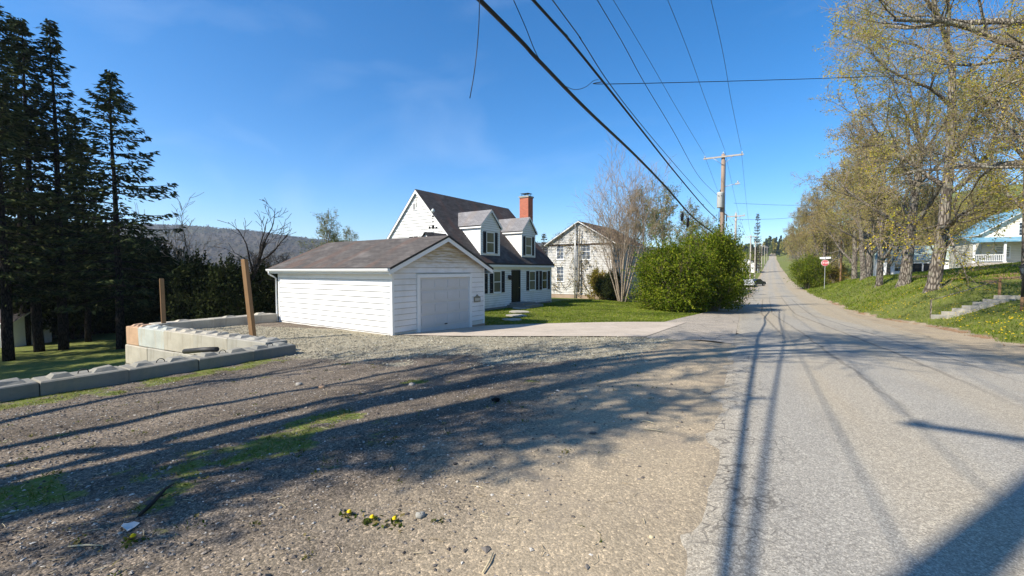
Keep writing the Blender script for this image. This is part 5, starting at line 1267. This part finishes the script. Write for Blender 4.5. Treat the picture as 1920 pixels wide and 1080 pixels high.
for i, (px, d, top, lb, grp) in enumerate([(618, 50, 398, 'thin spring tree with yellow-green buds behind the garage roof', 'a'), (652, 56, 428, 'small pale green tree just left of the cape house', 'a'), (1240, 50, 345, 'hazy green tree behind the roadside bushes', 'b'), (1295, 58, 380, 'soft green tree left of the utility pole', 'b'), (1205, 60, 350, 'pale budding tree behind the multi-stemmed one', 'b'), (1325, 66, 410, 'small budding tree right behind the bush tops', 'b')]):
    x, y, _ = at_d(px, 540, d); zt_ = at_d(px, top, d)[2]; g = Hs(x, y); put(pY, x, y, (zt_-g)/12.6, i*1.1, lb, {'a': 'spring trees behind the garage', 'b': 'spring trees behind the bushes'}[grp])
sf = new_spruce((31, 12, .2, 2.2, 1.2, .3, .15), 'hill_brown')
x, y, _ = at_d(1019, 540, 95); zt_ = at_d(1019, 436, 95)[2]; o = place(sf, x, y, (zt_-Hs(x, y))/12); o['label'] = 'small conifer top between the two white houses'; o['group'] = 'distant conifers'
x, y, _ = at_d(1417, 540, 150); zt_ = at_d(1417, 398, 150)[2]; o = copy_tree(sf); k = (zt_-Hs(x, y))/12; place(o, x, y, k); o.scale = (k*.6, k*.6, k); o['label'] = 'tall narrow spindly conifer rising behind the distant poles'; o['group'] = 'distant conifers'
# ---------- woods as masses
def woods(name, pts, hmin, hmax, mats, seed, kind='cone', k=26, s=(.5, 1.1)):
    r = np.random.default_rng(seed); mb = MB(); n = len(pts)
    for (x, y) in pts:
        g = Hs(x, y); h = r.uniform(hmin, hmax); m = int(r.integers(0, len(mats)))
        if kind == 'cone':
            z = r.uniform(.12, 1, k)**.8; a = r.uniform(0, 2*PI, k); rad = h*.20*(1-z)*r.uniform(.5, 1.1, k)+.1; C = np.stack([x+rad*np.cos(a), y+rad*np.sin(a), g+z*h], -1)
        else:
            u = r.normal(size=(k, 3)); u /= np.linalg.norm(u, axis=1, keepdims=True); u *= r.uniform(.45, 1, (k, 1)); C = np.array([x, y, g+h*.6])+u*np.array([h*.34, h*.34, h*.42])
            mb.tube([(x, y, g-.5), (x+r.normal(0, .3), y+r.normal(0, .3), g+h*.75)], [.2, .07], 4, len(mats), False)
        leafquads(mb, C, s[0], s[1], r, m)
    tag(mb.build(name, mats+[M['bark']]), kind='stuff')
r = np.random.default_rng(77)
P_ = [(r.uniform(-120, 60), r.uniform(500, 640)) for _ in range(380)]
woods('conifer_woods', P_, 10, 16, [M['needle_far'], M['leaf_olive'], M['leaf_soft'], M['needle_far']], 3, 'cone', 90, (.7, 1.7))
P_ = [(r.uniform(34, 120), r.uniform(52, 210)) for _ in range(230)]+[(r.uniform(9.5, 40), r.uniform(128, 470)) for _ in range(200)]+[(r.uniform(24, 60), r.uniform(108, 200)) for _ in range(60)]
woods('budding_woods', P_, 9, 15, [M['leaf_brown'], M['leaf_olive'], M['leaf_brown']], 4, 'round', 420, (.10, .30))
P_ = [(-r.uniform(22, 60), r.uniform(110, 300)) for _ in range(60)]+[(-r.uniform(8, 40), r.uniform(150, 420)) for _ in range(60)]
woods('roadside_woods', P_, 5, 9, [M['leaf_soft'], M['leaf_olive']], 6, 'round', 260, (.12, .34))
P_ = [(-r.uniform(60, 180), r.uniform(-20, 170)) for _ in range(120)]
woods('valley_woods', P_, 7, 12, [M['leaf_dark'], M['leaf_brown'], M['leaf_dark']], 8, 'round', 200, (.18, .5))
mb = MB(); leafquads(mb, HC[0][:17000], 1.6, 3.4, np.random.default_rng(1), 0); leafquads(mb, HC[0][17000:], 1.6, 3.2, np.random.default_rng(2), 1); tag(mb.build('hillside_woods', [M['hill_brown'], M['leaf_dark']]), kind='stuff')
# ------------------------------------------------------------------ utility poles and cables
GP = 'utility poles along the left side of the road'
def upole(x, y, top, arm, r0, label, wood='pole', xf=False, lamp=False, armz=.35, arm_c=0.0, rot=0.0, group=GP):
    g = Hs(x, y); o = empty('utility_pole', (x, y, g), rot, label, 'utility pole', group); h = top-g
    m = MB(); z = np.linspace(-.5, h, 7); m.tube([(0, 0, a) for a in z], np.linspace(r0, r0*.68, 7), 12); m.build('pole', M[wood], o)
    if arm:
        m = MB(); m.box((arm_c-arm/2, -r0*.7-.10, h-armz-.06), (arm_c+arm/2, -r0*.7, h-armz+.06)); ca = m.build('crossarm', M['pole_pale'], o)
        m = MB()
        for s in (-1, 1): m.tube([(s*arm*.26+arm_c, -r0*.7-.12, h-armz-.03), (0, -r0*.9, h-armz-.65)], .018, 4)
        m.build('brace', M['metal'], o)
        for a in (arm_c-arm/2+.1, 0, arm_c+arm/2-.1):
            m = MB(); zz = h-armz+.06 if a else h; yy = -r0*.7-.05 if a else 0
            m.tube([(a, yy, zz), (a, yy, zz+.05), (a, yy, zz+.06), (a, yy, zz+.11), (a, yy, zz+.12), (a, yy, zz+.18)], [.02, .02, .055, .055, .04, .03], 8); m.build('insulator', M['xfmr'], o)
    if xf:
        m = MB(); c = (-.14, -.30, 0); z0 = h-4.35
        m.tube([(c[0], c[1], z0), (c[0], c[1], z0+.04), (c[0], c[1], z0+1.15), (c[0], c[1], z0+1.2), (c[0], c[1], z0+1.25)], [.22, .25, .25, .27, .2], 18); t = m.build('transformer', M['xfmr'], o)
        m = MB(); m.tube([(c[0], c[1], z0+1.22), (c[0]-.02, c[1], z0+1.45)], [.05, .035], 8); m.tube([(c[0]+.1, c[1]-.18, z0+.9), (c[0]+.1, c[1]-.3, z0+.95)], .03, 6); m.tube([(c[0]-.1, c[1]-.18, z0+.9), (c[0]-.1, c[1]-.3, z0+.95)], .03, 6); m.build('bushing', M['dark_metal'], t)
        m = MB(); m.tube([(.18, -.02, h-.5), (.2, -.05, 3.5), (.2, -.04, .2)], .022, 5); m.tube([(-.18, -.02, z0), (-.22, -.05, z0-1.2), (-.25, -.3, z0-.3)], .014, 4); m.build('conduit', M['dark_metal'], o)
    if lamp:
        m = MB(); zz = h-2.55; m.tube([(.15, -.05, zz-.1), (.6, -.1, zz), (.95, -.12, zz+.05)], .025, 6); m.hexa([(.9, -.2, zz-.02), (1.25, -.2, zz), (1.25, -.04, zz), (.9, -.04, zz-.02)], [(.9, -.2, zz+.10), (1.2, -.2, zz+.14), (1.2, -.04, zz+.14), (.9, -.04, zz+.10)])
        m.tube([(1.08, -.12, zz+.1), (1.1, -.12, zz+.28)], .05, 8); m.build('street_lamp', M['metal'], o)
        m = MB(); m.tube([(.1, -.1, zz-2.2), (.35, -.12, zz-2.4), (.33, -.12, zz-2.9)], .05, 6); m.build('meter_box', M['dark_metal'], o)
    return o
b3 = at_d(1356, 300, 35.0); BX, BY, BT = b3[0], b3[1], at_d(1356, 289, 35.0)[2]
upole(BX, BY, BT, 2.9, .20, 'near utility pole with crossarm and grey transformer, rising out of the green bushes', 'pole', True, True, .25, .0, math.radians(2))
upole(-3.95, -5.5, 11.4, 3.1, .20, 'utility pole standing behind the viewer, seen only by its shadow', 'pole', False, False, .2, .15, 0)
p2 = at_d(1380, 400, 50)
upole(p2[0], p2[1], p2[2], 1.9, .15, 'second utility pole with a short crossarm, just beyond the bushes', 'pole_pale')
for px, d, top, lb in ((1408, 89, 441, 'third utility pole with double height crossarm beside the parked cars'), (1416.5, 110, 453, 'fourth utility pole beyond the parked cars'), (1425, 150, 455, 'fifth pole in the receding line'), (1429, 172, 459, 'sixth pole in the receding line'), (1434, 214, 461, 'seventh pole in the receding line'), (1438.5, 290, 463, 'last distant pole before the crest')):
    x, y, z = at_d(px, top, d); upole(x, y, z, 2.2, .17, lb, 'pole_pale')
x, y, z = at_d(1579, 424, 78); upole(x, y, z, 0, .15, 'plain brown wooden pole on the right lawn by the yellow shrub', 'post', group='poles right of the road')
def cable(name, pts, r, mat, label, group='overhead lines', sub=8, sides=5):
    P = [np.array(p, float) for p in pts]; out = []
    n = len(P)                                            # Catmull-Rom
    for i in range(n-1):
        a = P[i-1] if i else 2*P[0]-P[1]; b = P[i]; c = P[i+1]; d = P[i+2] if i+2 < n else 2*P[-1]-P[-2]
        for k in range(sub):
            t = k/sub; out.append(.5*((2*b)+(-a+c)*t+(2*a-5*b+4*c-d)*t*t+(-a+3*b-3*c+d)*t**3))
    out.append(P[-1]); m = MB(); m.tube(out, r, sides); o = m.build(name, M[mat]); return tag(o, label, 'cable', group)
def along(px, x0, x1=None):            # pixel polyline on a plane x = const (poles' line); first point is prolonged to the pole behind
    return [at_x(a, b, x0) for a, b in px]
def back(pts, x, y, z): return [(x, y, z)]+pts
w1 = along([(900, 0), (1010, 113)], -3.6)+along([(1100, 205), (1190, 290)], -3.65)+along([(1250, 352), (1300, 408), (1338, 437)], -3.5); w1 = back(w1, -3.35, -5.4, 5.5)
cable('cable', w1, .036, 'wire', 'lowest and thickest black cable running to the near pole')
w2 = along([(1000, 0), (1065, 72), (1130, 152), (1200, 240), (1265, 322), (1318, 385), (1345, 412)], -3.45); w2 = back(w2, -3.85, -5.4, 6.4)
cable('cable', w2, .027, 'wire', 'second thick black cable, right above the lowest one')
w3 = along([(1036, 0), (1090, 75), (1143, 157), (1210, 243), (1280, 325), (1340, 392)], -3.45); w3 = back(w3, -3.4, -5.4, 7.0)
cable('cable', w3, .011, 'wire_thin', 'thin line just right of the second thick cable')
w4 = along([(1120, 0), (1170, 85), (1208, 155), (1262, 245), (1310, 330), (1345, 366)], -3.45); w4 = back(w4, -3.4, -5.4, 8.2)
cable('cable', w4, .010, 'wire_thin', 'thin line ending at the transformer')
def prim(p0, p1, x0, x1, xb, lb):
    a = at_x(p0[0], p0[1], x0); b = at_x(p1[0], p1[1], x1); m = tuple((np.array(a)+np.array(b))/2-(0, 0, .04)); cable('cable', [(xb, -5.5, 11.35), a, m, b], .010, 'wire_thin', lb)
prim((1150, 0), (1321, 290), -4.9, -4.95, -5.4, 'upper line ending on the left tip of the crossarm')
prim((1252, 0), (1359, 281), -3.35, -3.5, -3.9, 'upper line ending on top of the near pole')
prim((1333, 0), (1390, 281), -2.05, -2.2, -2.5, 'upper line ending on the right tip of the crossarm')
# lines beyond the near pole
T2 = at_d(1397, 402, 50); T2b = at_d(1363, 402, 50); R1 = at_x(1390, 283, -2.2); L1 = at_x(1321, 292, -4.95); C1 = at_x(1359, 283, -3.5)
def span(a, b, sag, lb, r=.010): a = np.array(a); b = np.array(b); cable('cable', [a, a+(b-a)*.33-(0, 0, sag*.9), a+(b-a)*.66-(0, 0, sag*.9), b], r, 'wire_thin', lb)
F3 = at_d(1413, 446, 89); F3b = at_d(1403, 446, 89)
span(R1, F3, 2.2, 'line from the right crossarm tip down to the third pole'); span(C1, at_d(1408, 443, 89), 2.2, 'middle line from the near pole to the third pole'); span(L1, F3b, 2.2, 'line from the left crossarm tip to the third pole')
span(F3, at_d(1438.5, 463, 290), 3, 'long line along the receding poles', .02)
# service drops across the road
j = at_x(1130, 152, -3.45); e = at_x(1925, 128, 9.5)
cable('cable', [j, at_d(1175, 157, 11.0), tuple((np.array(j)+np.array(e))/2-(0, 0, .12)), e], .010, 'wire', 'service wire crossing the whole road from left to right high up')
k1 = at_x(1053, 158, -3.45); w1p = at_x(1056, 160, -3.45)
cable('cable', [w1p, at_x(1078, 168, -3.45), at_x(1098, 163, -3.45), at_x(1112, 152, -3.45), at_x(1122, 149, -3.45)], .006, 'wire', 'short slack jumper hanging between the two thick cables')
cable('cable', [at_x(963, 0, -3.45), at_x(985, 50, -3.45), at_x(1003, 95, -3.45), at_x(1018, 120, -3.45), at_x(1050, 157, -3.45)], .007, 'wire', 'slim wire curving down onto the thickest cable', sub=6)
cable('cable', [at_x(899, -60, -3.3), at_x(899, 0, -3.3), at_x(897, 60, -3.3), at_x(890, 130, -3.3), at_x(881, 184, -3.3)], .006, 'wire', 'loose wire end dangling left of the thick cables')
def xs(p, q, d0, d1, sag, lb): a = np.array(at_d(*p, d0)); b = np.array(at_d(*q, d1)); cable('cable', [a, (a+b)/2-(0, 0, sag), b], .018, 'wire_thin', lb)
xs((1376, 381), (1560, 384), 50, 62, .15, 'service wire crossing the road behind the near pole'); xs((1380, 412), (1540, 400), 50, 66, .3, 'lower service wire crossing the road behind the near pole'); xs((1409, 470), (1640, 452), 89, 80, .8, 'far low wire across the road in front of the brown trees')
# splice cases hanging under the thick cable
for i, (px, py, L) in enumerate(((1279, 398, .30), (1290, 408, .42))):
    x, y, z = at_x(px, py, -3.5); s = empty('splice_case', (x, y, z), 0, ['small dark cable bundle hanging under the thick cable, left of the two', 'larger dark cable bundle hanging under the thick cable, right of the two'][i], 'cable case', 'bundles on the thick cable')
    m = MB(); m.tube([(0, .02, -.16), (0, .05, -.09), (0, .08, .0)], [.03, .07, .03], 8); m.tube([(0, -.12, -.2), (0, -.14, 0)], .012, 5)
    m.tube([(0, -.05+.16*math.cos(a), -.24+L*.5*math.sin(a)) for a in np.linspace(0, 2*PI, 14)], .028, 6, 0, False); m.tube([(0.03, -.04+.12*math.cos(a), -.23+L*.38*math.sin(a)) for a in np.linspace(0, 2*PI, 14)], .028, 6, 0, False)
    m.build('cable_loop', M['wire'], s)
# ------------------------------------------------------------------ ground cover
def pick(n, x0, x1, y0, y1, f, seed, near=False):
    r = np.random.default_rng(seed); X = r.uniform(x0, x1, n)
    Y = (y0+(y1-y0)*r.random(n)**1.7) if near else r.uniform(y0, y1, n)
    g, gr, li, du = zones(X, Y); w = f(X, Y, g, gr, li, du); k = r.random(n) < w; return X[k], Y[k]
def zt_near(X, Y):
    b = (fbm(X, Y, .55, 11)-.5)*.05+(fbm(X, Y, 2.4, 12)-.5)*.07; nr = (1-sst(np.abs(X), 15, 25))*(Y < 40); inr = (X > roadL(Y)-.25) & (X < roadR(Y)+.25)
    return H(X, Y)+b*nr*np.where(inr, 0, 1)
def blades(name, sets, mat, seed):
    r = np.random.default_rng(seed); mb = MB()
    for X, Y, h0, h1, w, lean in sets:
        n = len(X); Z = zt_near(X, Y); a = r.uniform(0, 2*PI, n); h = r.uniform(h0, h1, n); b = np.stack([X, Y, Z-.01], -1); s = np.stack([np.cos(a), np.sin(a), 0*a], -1)*w
        ln = np.stack([r.normal(0, lean, n)*h, r.normal(0, lean, n)*h, h], -1)
        v = np.stack([b-s*.5, b+s*.5, b+ln*.55+s*.4, b+ln*.55-s*.4, b+ln*np.array([1.5, 1.5, 1])], 1).reshape(-1, 3); i = np.arange(n)[:, None]*5
        mb.add(v, i+np.array([[0, 1, 2, 3]]), 0); mb.f.append((i+np.array([[3, 2, 4]])+mb.n-len(v), 0, False))
    return tag(mb.build(name, mat), kind='stuff')
A = pick(60000, 5.5, 16, 9, 45, lambda X, Y, g, gr, li, du: (X > roadR(Y)+shoulder(Y)-.1)*gr*(1.1-.02*Y), 1)
B = pick(60000, 3.5, 24, 40, 100, lambda X, Y, g, gr, li, du: gr*.8, 2)
Cc = pick(65000, -14.5, -3.6, 14, 36, lambda X, Y, g, gr, li, du: gr*np.where(in_drive(X, Y), 0, 1), 3)
blades('grass', [(A[0], A[1], .05, .16, .022, .5), (B[0], B[1], .08, .22, .05, .5)], M['grass'], 4)
blades('lawn_grass', [(Cc[0], Cc[1], .03, .075, .03, .5)], M['grass'], 5)
D_ = pick(90000, -10.4, -.8, .2, 7, lambda X, Y, g, gr, li, du: gr**1.5*(fbm(X, Y, .25, 41) > .42), 6)
D2 = pick(9000, -10.4, -.5, .5, 7, lambda X, Y, g, gr, li, du: .09*(fbm(X, Y, .35, 42) > .56)*(X < roadL(Y)-.7), 16)
blades('low_grass', [(D_[0], D_[1], .012, .05, .009, .8), (D2[0], D2[1], .01, .03, .008, .8)], M['grass_near'], 7)
E_ = pick(6500, 6.0, 11, 9, 45, lambda X, Y, g, gr, li, du: gr*(fbm(X, Y, 1.5, 51) > .5)*.22, 8)
def flowers(X, Y, s, name):
    r = np.random.default_rng(9); mb = MB(); n = len(X); Z = zt_near(X, Y)+r.uniform(.07, .15, n)
    for i in range(n):
        a = np.linspace(0, 2*PI, 7)[:-1]; q = s*r.uniform(.7, 1.2); c = np.array([X[i], Y[i], Z[i]])
        mb.add(np.vstack([c+np.stack([np.cos(a)*q, np.sin(a)*q, 0*a], -1), c+(0, 0, q*.6), c-(0, 0, q*.5)]), [(k, (k+1) % 6, 6) for k in range(6)]+[((k+1) % 6, k, 7) for k in range(6)])
    return tag(mb.build(name, M['dandelion']), kind='stuff')
flowers(E_[0], E_[1], .028, 'dandelions')
# loose stones
def stones(name, X, Y, s0, s1, mat, seed, kind='stuff', sink=.25):
    r = np.random.default_rng(seed); n = len(X); Z = zt_near(X, Y); base = np.array([(1,0,0),(0,1,0),(-1,0,0),(0,-1,0),(0,0,.8),(0,0,-.8)], float)
    s = r.uniform(s0, s1, n)**1.0; s = s0+(s1-s0)*r.random(n)**2.5; v = base[None]*s[:, None, None]*r.uniform(.6, 1.3, (n, 1, 3)); v += r.normal(0, .18, v.shape)*s[:, None, None]
    a = r.uniform(0, 2*PI, n); c, si = np.cos(a)[:, None], np.sin(a)[:, None]; v = np.stack([v[..., 0]*c-v[..., 1]*si, v[..., 0]*si+v[..., 1]*c, v[..., 2]*.75], -1)
    v += np.stack([X, Y, Z+s*sink], -1)[:, None, :]; f = np.array([(0,1,4),(1,2,4),(2,3,4),(3,0,4),(1,0,5),(2,1,5),(3,2,5),(0,3,5)]); f = (np.arange(n)[:, None, None]*6+f[None]).reshape(-1, 3)
    mb = MB(); mb.add(v.reshape(-1, 3), f); return tag(mb.build(name, mat), kind=kind)
t = NT('gravel_stones'); rd = t.n('NewGeometry').outputs['Random Per Island']
m_grav = t.bsdf(t.ramp(rd, [(0, (.14,.125,.095)), (.4, (.27,.25,.185)), (.85, (.38,.35,.27)), (1, (.5,.47,.38))]), .95, None, .1)
t = NT('drive_stones'); rd = t.n('NewGeometry').outputs['Random Per Island']
m_dirt = t.bsdf(t.ramp(rd, [(0, (.07,.06,.055)), (.45, (.18,.16,.14)), (.85, (.30,.26,.22)), (1, (.55,.52,.46))]), .95, None, .1)
gA = pick(52000, -18.4, -2.0, 5.0, 13.2, lambda X, Y, g, gr, li, du: g*.8*np.where(in_drive(X, Y+.1), 0, 1)*((X < -11.2)*(Y < 10.0) + (X >= -11.2)*1.0), 21)
stones('gravel', gA[0], gA[1], .010, .032, m_grav, 22)
gB = pick(60000, -10.3, 0.2, .3, 9, lambda X, Y, g, gr, li, du: .85*(1-gr*.9)*(1-du*.93), 23, True)
stones('loose_gravel', gB[0], gB[1], .004, .016, m_dirt, 24)
gC = pick(1500, -10.3, -.2, .5, 10, lambda X, Y, g, gr, li, du: .4*(X < roadL(Y)-.3), 25)
stones('pebbles', gC[0], gC[1], .010, .032, m_dirt, 26)
# single stones and debris one can point at
def rock(px, py, s, label, mat='stone'):
    z = 0
    for _ in range(4): x, y, z = at_z(px, py, z); z = float(zt_near(np.array([x]), np.array([y]))[0])
    r = np.random.default_rng(int(px)); m = MB(); u = np.linspace(0, PI, 6); v = np.linspace(0, 2*PI, 8)[:-1]
    P = np.array([(math.sin(a)*math.cos(b), math.sin(a)*math.sin(b), .6*math.cos(a)) for a in u for b in v])*s*(1+r.normal(0, .12, (42, 1))); F_ = [(i*7+j, (i+1)*7+j, (i+1)*7+(j+1) % 7, i*7+(j+1) % 7) for i in range(5) for j in range(7)]
    m.add(P, F_, 0, True); o = m.build('stone', M[mat]); o.location = (x, y, z+s*.2); tag(o, label, 'stone', 'loose stones on the drive')
rock(788, 968, .035, 'pale flat stone on the gravel right of the dandelions', 'step'); rock(560, 722, .06, 'brownish stone on the dark gravel, left of two'); rock(604, 726, .065, 'reddish stone on the dark gravel, right of two', 'concrete_pink'); rock(772, 722, .05, 'small stone lying on the branch shadow'); rock(930, 752, .055, 'dark stone at the edge of the pale gravel', 'bark_dark'); rock(1221, 1008, .018, 'tiny tan pebble alone near the road edge', 'straw')
def gpt(px, py, dz=0.0):
    z = 0
    for _ in range(4): x, y, z = at_z(px, py, z); z = float(zt_near(np.array([x]), np.array([y]))[0])
    return np.array([x, y, z+dz])
a, b = gpt(262, 968, .01), gpt(326, 918, .05); m = MB(); m.tube([a, a*.75+b*.25+(.012, .0, .008), (a+b)/2+(-.008, .012, .012), a*.25+b*.75+(.01, -.006, .02), b], [.012, .015, .013, .010, .005], 7); m.tube([(a+b)/2+(-.008, .012, .012), (a*.3+b*.7)+(.05, -.03, .0), b+(.07, -.07, -.03)], [.009, .007, .003], 5); m.tube([a*.75+b*.25, a*.6+b*.4+(-.05, .03, .01), a*.5+b*.5+(-.10, .05, .0)], [.007, .005, .002], 5)
tag(m.build('broken_branch', M['twig_dark']), 'dark broken branch lying on the grass patch', 'branch')
a = gpt(243, 990, .006); r = np.random.default_rng(3); m = MB(); k = 9; q = np.linspace(0, 2*PI, k+1)[:-1]; rad = r.uniform(.025, .07, k); m.prism([a+(rad[i]*math.cos(q[i])*1.5, rad[i]*math.sin(q[i])*.8, r.uniform(0, .012)) for i in range(k)], (0, 0, .004))
tag(m.build('plastic_scrap', M['xfmr']), 'crumpled pale plastic scrap beside the broken branch', 'litter')
for i, (p, q, lb) in enumerate((((905, 1078), (925, 1040), 'short tan twig at the bottom edge of the photo'), ((128, 1028), (190, 1026), 'dry stalk lying at the lower left'), ((1205, 790), (1228, 797), 'dry straw stalk near the road edge, upper one'), ((1208, 806), (1248, 812), 'dry straw stalk near the road edge, lower one'))):
    a, b = gpt(*p, .012), gpt(*q, .012); m = MB(); m.tube([a, (a+b)/2+(.004, .006, .004), b], [.005, .006, .003], 5); tag(m.build('dry_stalk', M['straw']), lb, 'twig', 'dry stalks on the ground')
for i, (px, py, lb) in enumerate(((250, 1014, 'single dandelion at the lower left on bare ground'), (655, 968, 'dandelion on the gravel, leftmost of three'), (698, 978, 'dandelion on the gravel, middle of three'), (740, 981, 'dandelion on the gravel, right of three'))):
    c = gpt(px, py); f = empty('dandelion', tuple(c), i*1.0, lb, 'flower', 'dandelions on the gravel'); m = MB()
    for l in range(3): m.tube([(0, 0, .03+.004*l), (0, 0, .034+.004*l), (0, 0, .038+.004*l)], [.015-.003*l, .017-.003*l, .006], 11)
    m.build('blossom', M['dandelion'], f); m = MB(); m.tube([(0, 0, 0), (.002, 0, .032)], .002, 4); m.build('stem', M['grass_near'], f); m = MB(); leafquads(m, np.random.default_rng(i).normal(0, .04, (26, 3))*(1, 1, .06)+(0, 0, .006), .012, .03, np.random.default_rng(i+5)); m.build('leaf', M['grass_near'], f)
# scattered twigs and straw, small weeds
def twiglets():
    X, Y = pick(2600, -9.8, -.4, .6, 10, lambda X, Y, g, gr, li, du: .30*(X < roadL(Y)-.2), 71, True); n = len(X); r = np.random.default_rng(72); Z = zt_near(X, Y)+.008
    a = r.uniform(0, 2*PI, n); L = r.uniform(.02, .11, n); d = np.stack([np.cos(a)*L, np.sin(a)*L, r.uniform(0, .008, n)], -1); p = np.stack([X, Y, Z], -1)
    P = np.stack([p-d*.5, p+np.stack([-d[:, 1], d[:, 0], 0*a], -1)*r.normal(0, .12, (n, 1)), p+d*.5], 1); v, q = ribs(P, np.full((n, 3), .0018)*r.uniform(.7, 1.6, (n, 1)), 4)
    h = n//2; mb = MB(); mb.add(v, q[:h*8], 0); mb.f.append((q[h*8:], 1, False)); tag(mb.build('twig_litter', [M['straw'], M['twig']]), kind='stuff')
    X, Y = pick(900, -9.8, -.8, .8, 9, lambda X, Y, g, gr, li, du: .16*(X < roadL(Y)-.8), 73, True); r = np.random.default_rng(74); C = []
    for x, y in zip(X, Y):
        k = int(r.integers(5, 16)); c = np.stack([x+r.normal(0, .022, k), y+r.normal(0, .022, k)], -1); z = zt_near(c[:, 0], c[:, 1])+r.uniform(.004, .02, k); C.append(np.column_stack([c, z]))
    mb = MB(); leafquads(mb, np.vstack(C), .006, .018, r); tag(mb.build('small_weeds', M['grass_near']), kind='stuff')
twiglets()
# dead leaves along the right verge
L_ = pick(9000, 5.2, 24, 9, 60, lambda X, Y, g, gr, li, du: np.clip(li, 0, 1)*.9*(X > roadR(Y)+.2), 61)
mb = MB(); Z = zt_near(*L_); leafquads(mb, np.stack([L_[0], L_[1], Z+.015], -1), .02, .05, np.random.default_rng(62)); tag(mb.build('leaf_litter', M['deadleaf']), kind='stuff')

# ------------------------------------------------------------------ camera, sun, sky
cam = bpy.data.cameras.new('camera'); co_ = bpy.data.objects.new('camera', cam); COL.objects.link(co_); scene.camera = co_
cam.sensor_width = 36; cam.lens = 36*F/1920; cam.clip_start = .05; cam.clip_end = 6000
co_.location = (0, 0, CAMZ); co_.rotation_euler = (PI/2-PITCH, 0, YAW)
SUN = Vector((-.585, -1.05, 1.0)).normalized()
sl_ = bpy.data.lights.new('sun', 'SUN'); sl_.energy = 4.9; sl_.angle = math.radians(.53); sl_.color = (1, .92, .79)
so = bpy.data.objects.new('sun', sl_); COL.objects.link(so); so.rotation_euler = SUN.to_track_quat('Z', 'Y').to_euler(); so.location = (0, 0, 60)
w = bpy.data.worlds.new('World'); scene.world = w; w.use_nodes = True; nt = w.node_tree; bg = nt.nodes['Background']
sky = nt.nodes.new('ShaderNodeTexSky'); sky.sky_type = 'NISHITA'; sky.sun_disc = False; sky.sun_elevation = math.asin(SUN.z); sky.sun_rotation = math.atan2(SUN.x, SUN.y)
sky.altitude = 300; sky.air_density = .85; sky.dust_density = .05; sky.ozone_density = 2.5
hs = nt.nodes.new('ShaderNodeHueSaturation'); hs.inputs['Saturation'].default_value = 1.38; hs.inputs['Hue'].default_value = .500; nt.links.new(sky.outputs[0], hs.inputs['Color']); 
tc = nt.nodes.new('ShaderNodeTexCoord'); mpn = nt.nodes.new('ShaderNodeMapping'); mpn.inputs['Scale'].default_value = (1.2, 3.2, 5.0); mpn.inputs['Rotation'].default_value = (.3, .2, .7); nt.links.new(tc.outputs['Generated'], mpn.inputs['Vector'])
cn = nt.nodes.new('ShaderNodeTexNoise'); cn.inputs['Scale'].default_value = 1.3; cn.inputs['Detail'].default_value = 6; cn.inputs['Roughness'].default_value = .5; cn.inputs['Distortion'].default_value = .6; nt.links.new(mpn.outputs[0], cn.inputs['Vector'])
cm = nt.nodes.new('ShaderNodeMapRange'); cm.inputs['From Min'].default_value = .5; cm.inputs['From Max'].default_value = .8; cm.inputs['To Max'].default_value = .13; nt.links.new(cn.outputs['Fac'], cm.inputs['Value'])
cx = nt.nodes.new('ShaderNodeMix'); cx.data_type = 'RGBA'; nt.links.new(cm.outputs[0], cx.inputs[0]); nt.links.new(hs.outputs[0], cx.inputs[6]); cx.inputs[7].default_value = (5.2, 6.0, 7.0, 1); nt.links.new(cx.outputs[2], bg.inputs[0]); bg.inputs[1].default_value = .13
vs = scene.view_settings; vs.view_transform = 'Standard'; vs.look = 'None'; vs.exposure = 0.75; vs.gamma = 1; vs.use_curve_mapping = False

hz = NT('haze_air'); hv = hz.n('VolumePrincipled', {'Color': (.80, .87, 1, 1), 'Density': .00020, 'Anisotropy': .3}); hz.L.new(hv.outputs[0], hz.out.inputs[1])
mb = MB(); mb.box((-2590, -990, -90), (2590, 2590, 260)); tag(mb.build('haze', hz.m), kind='stuff')
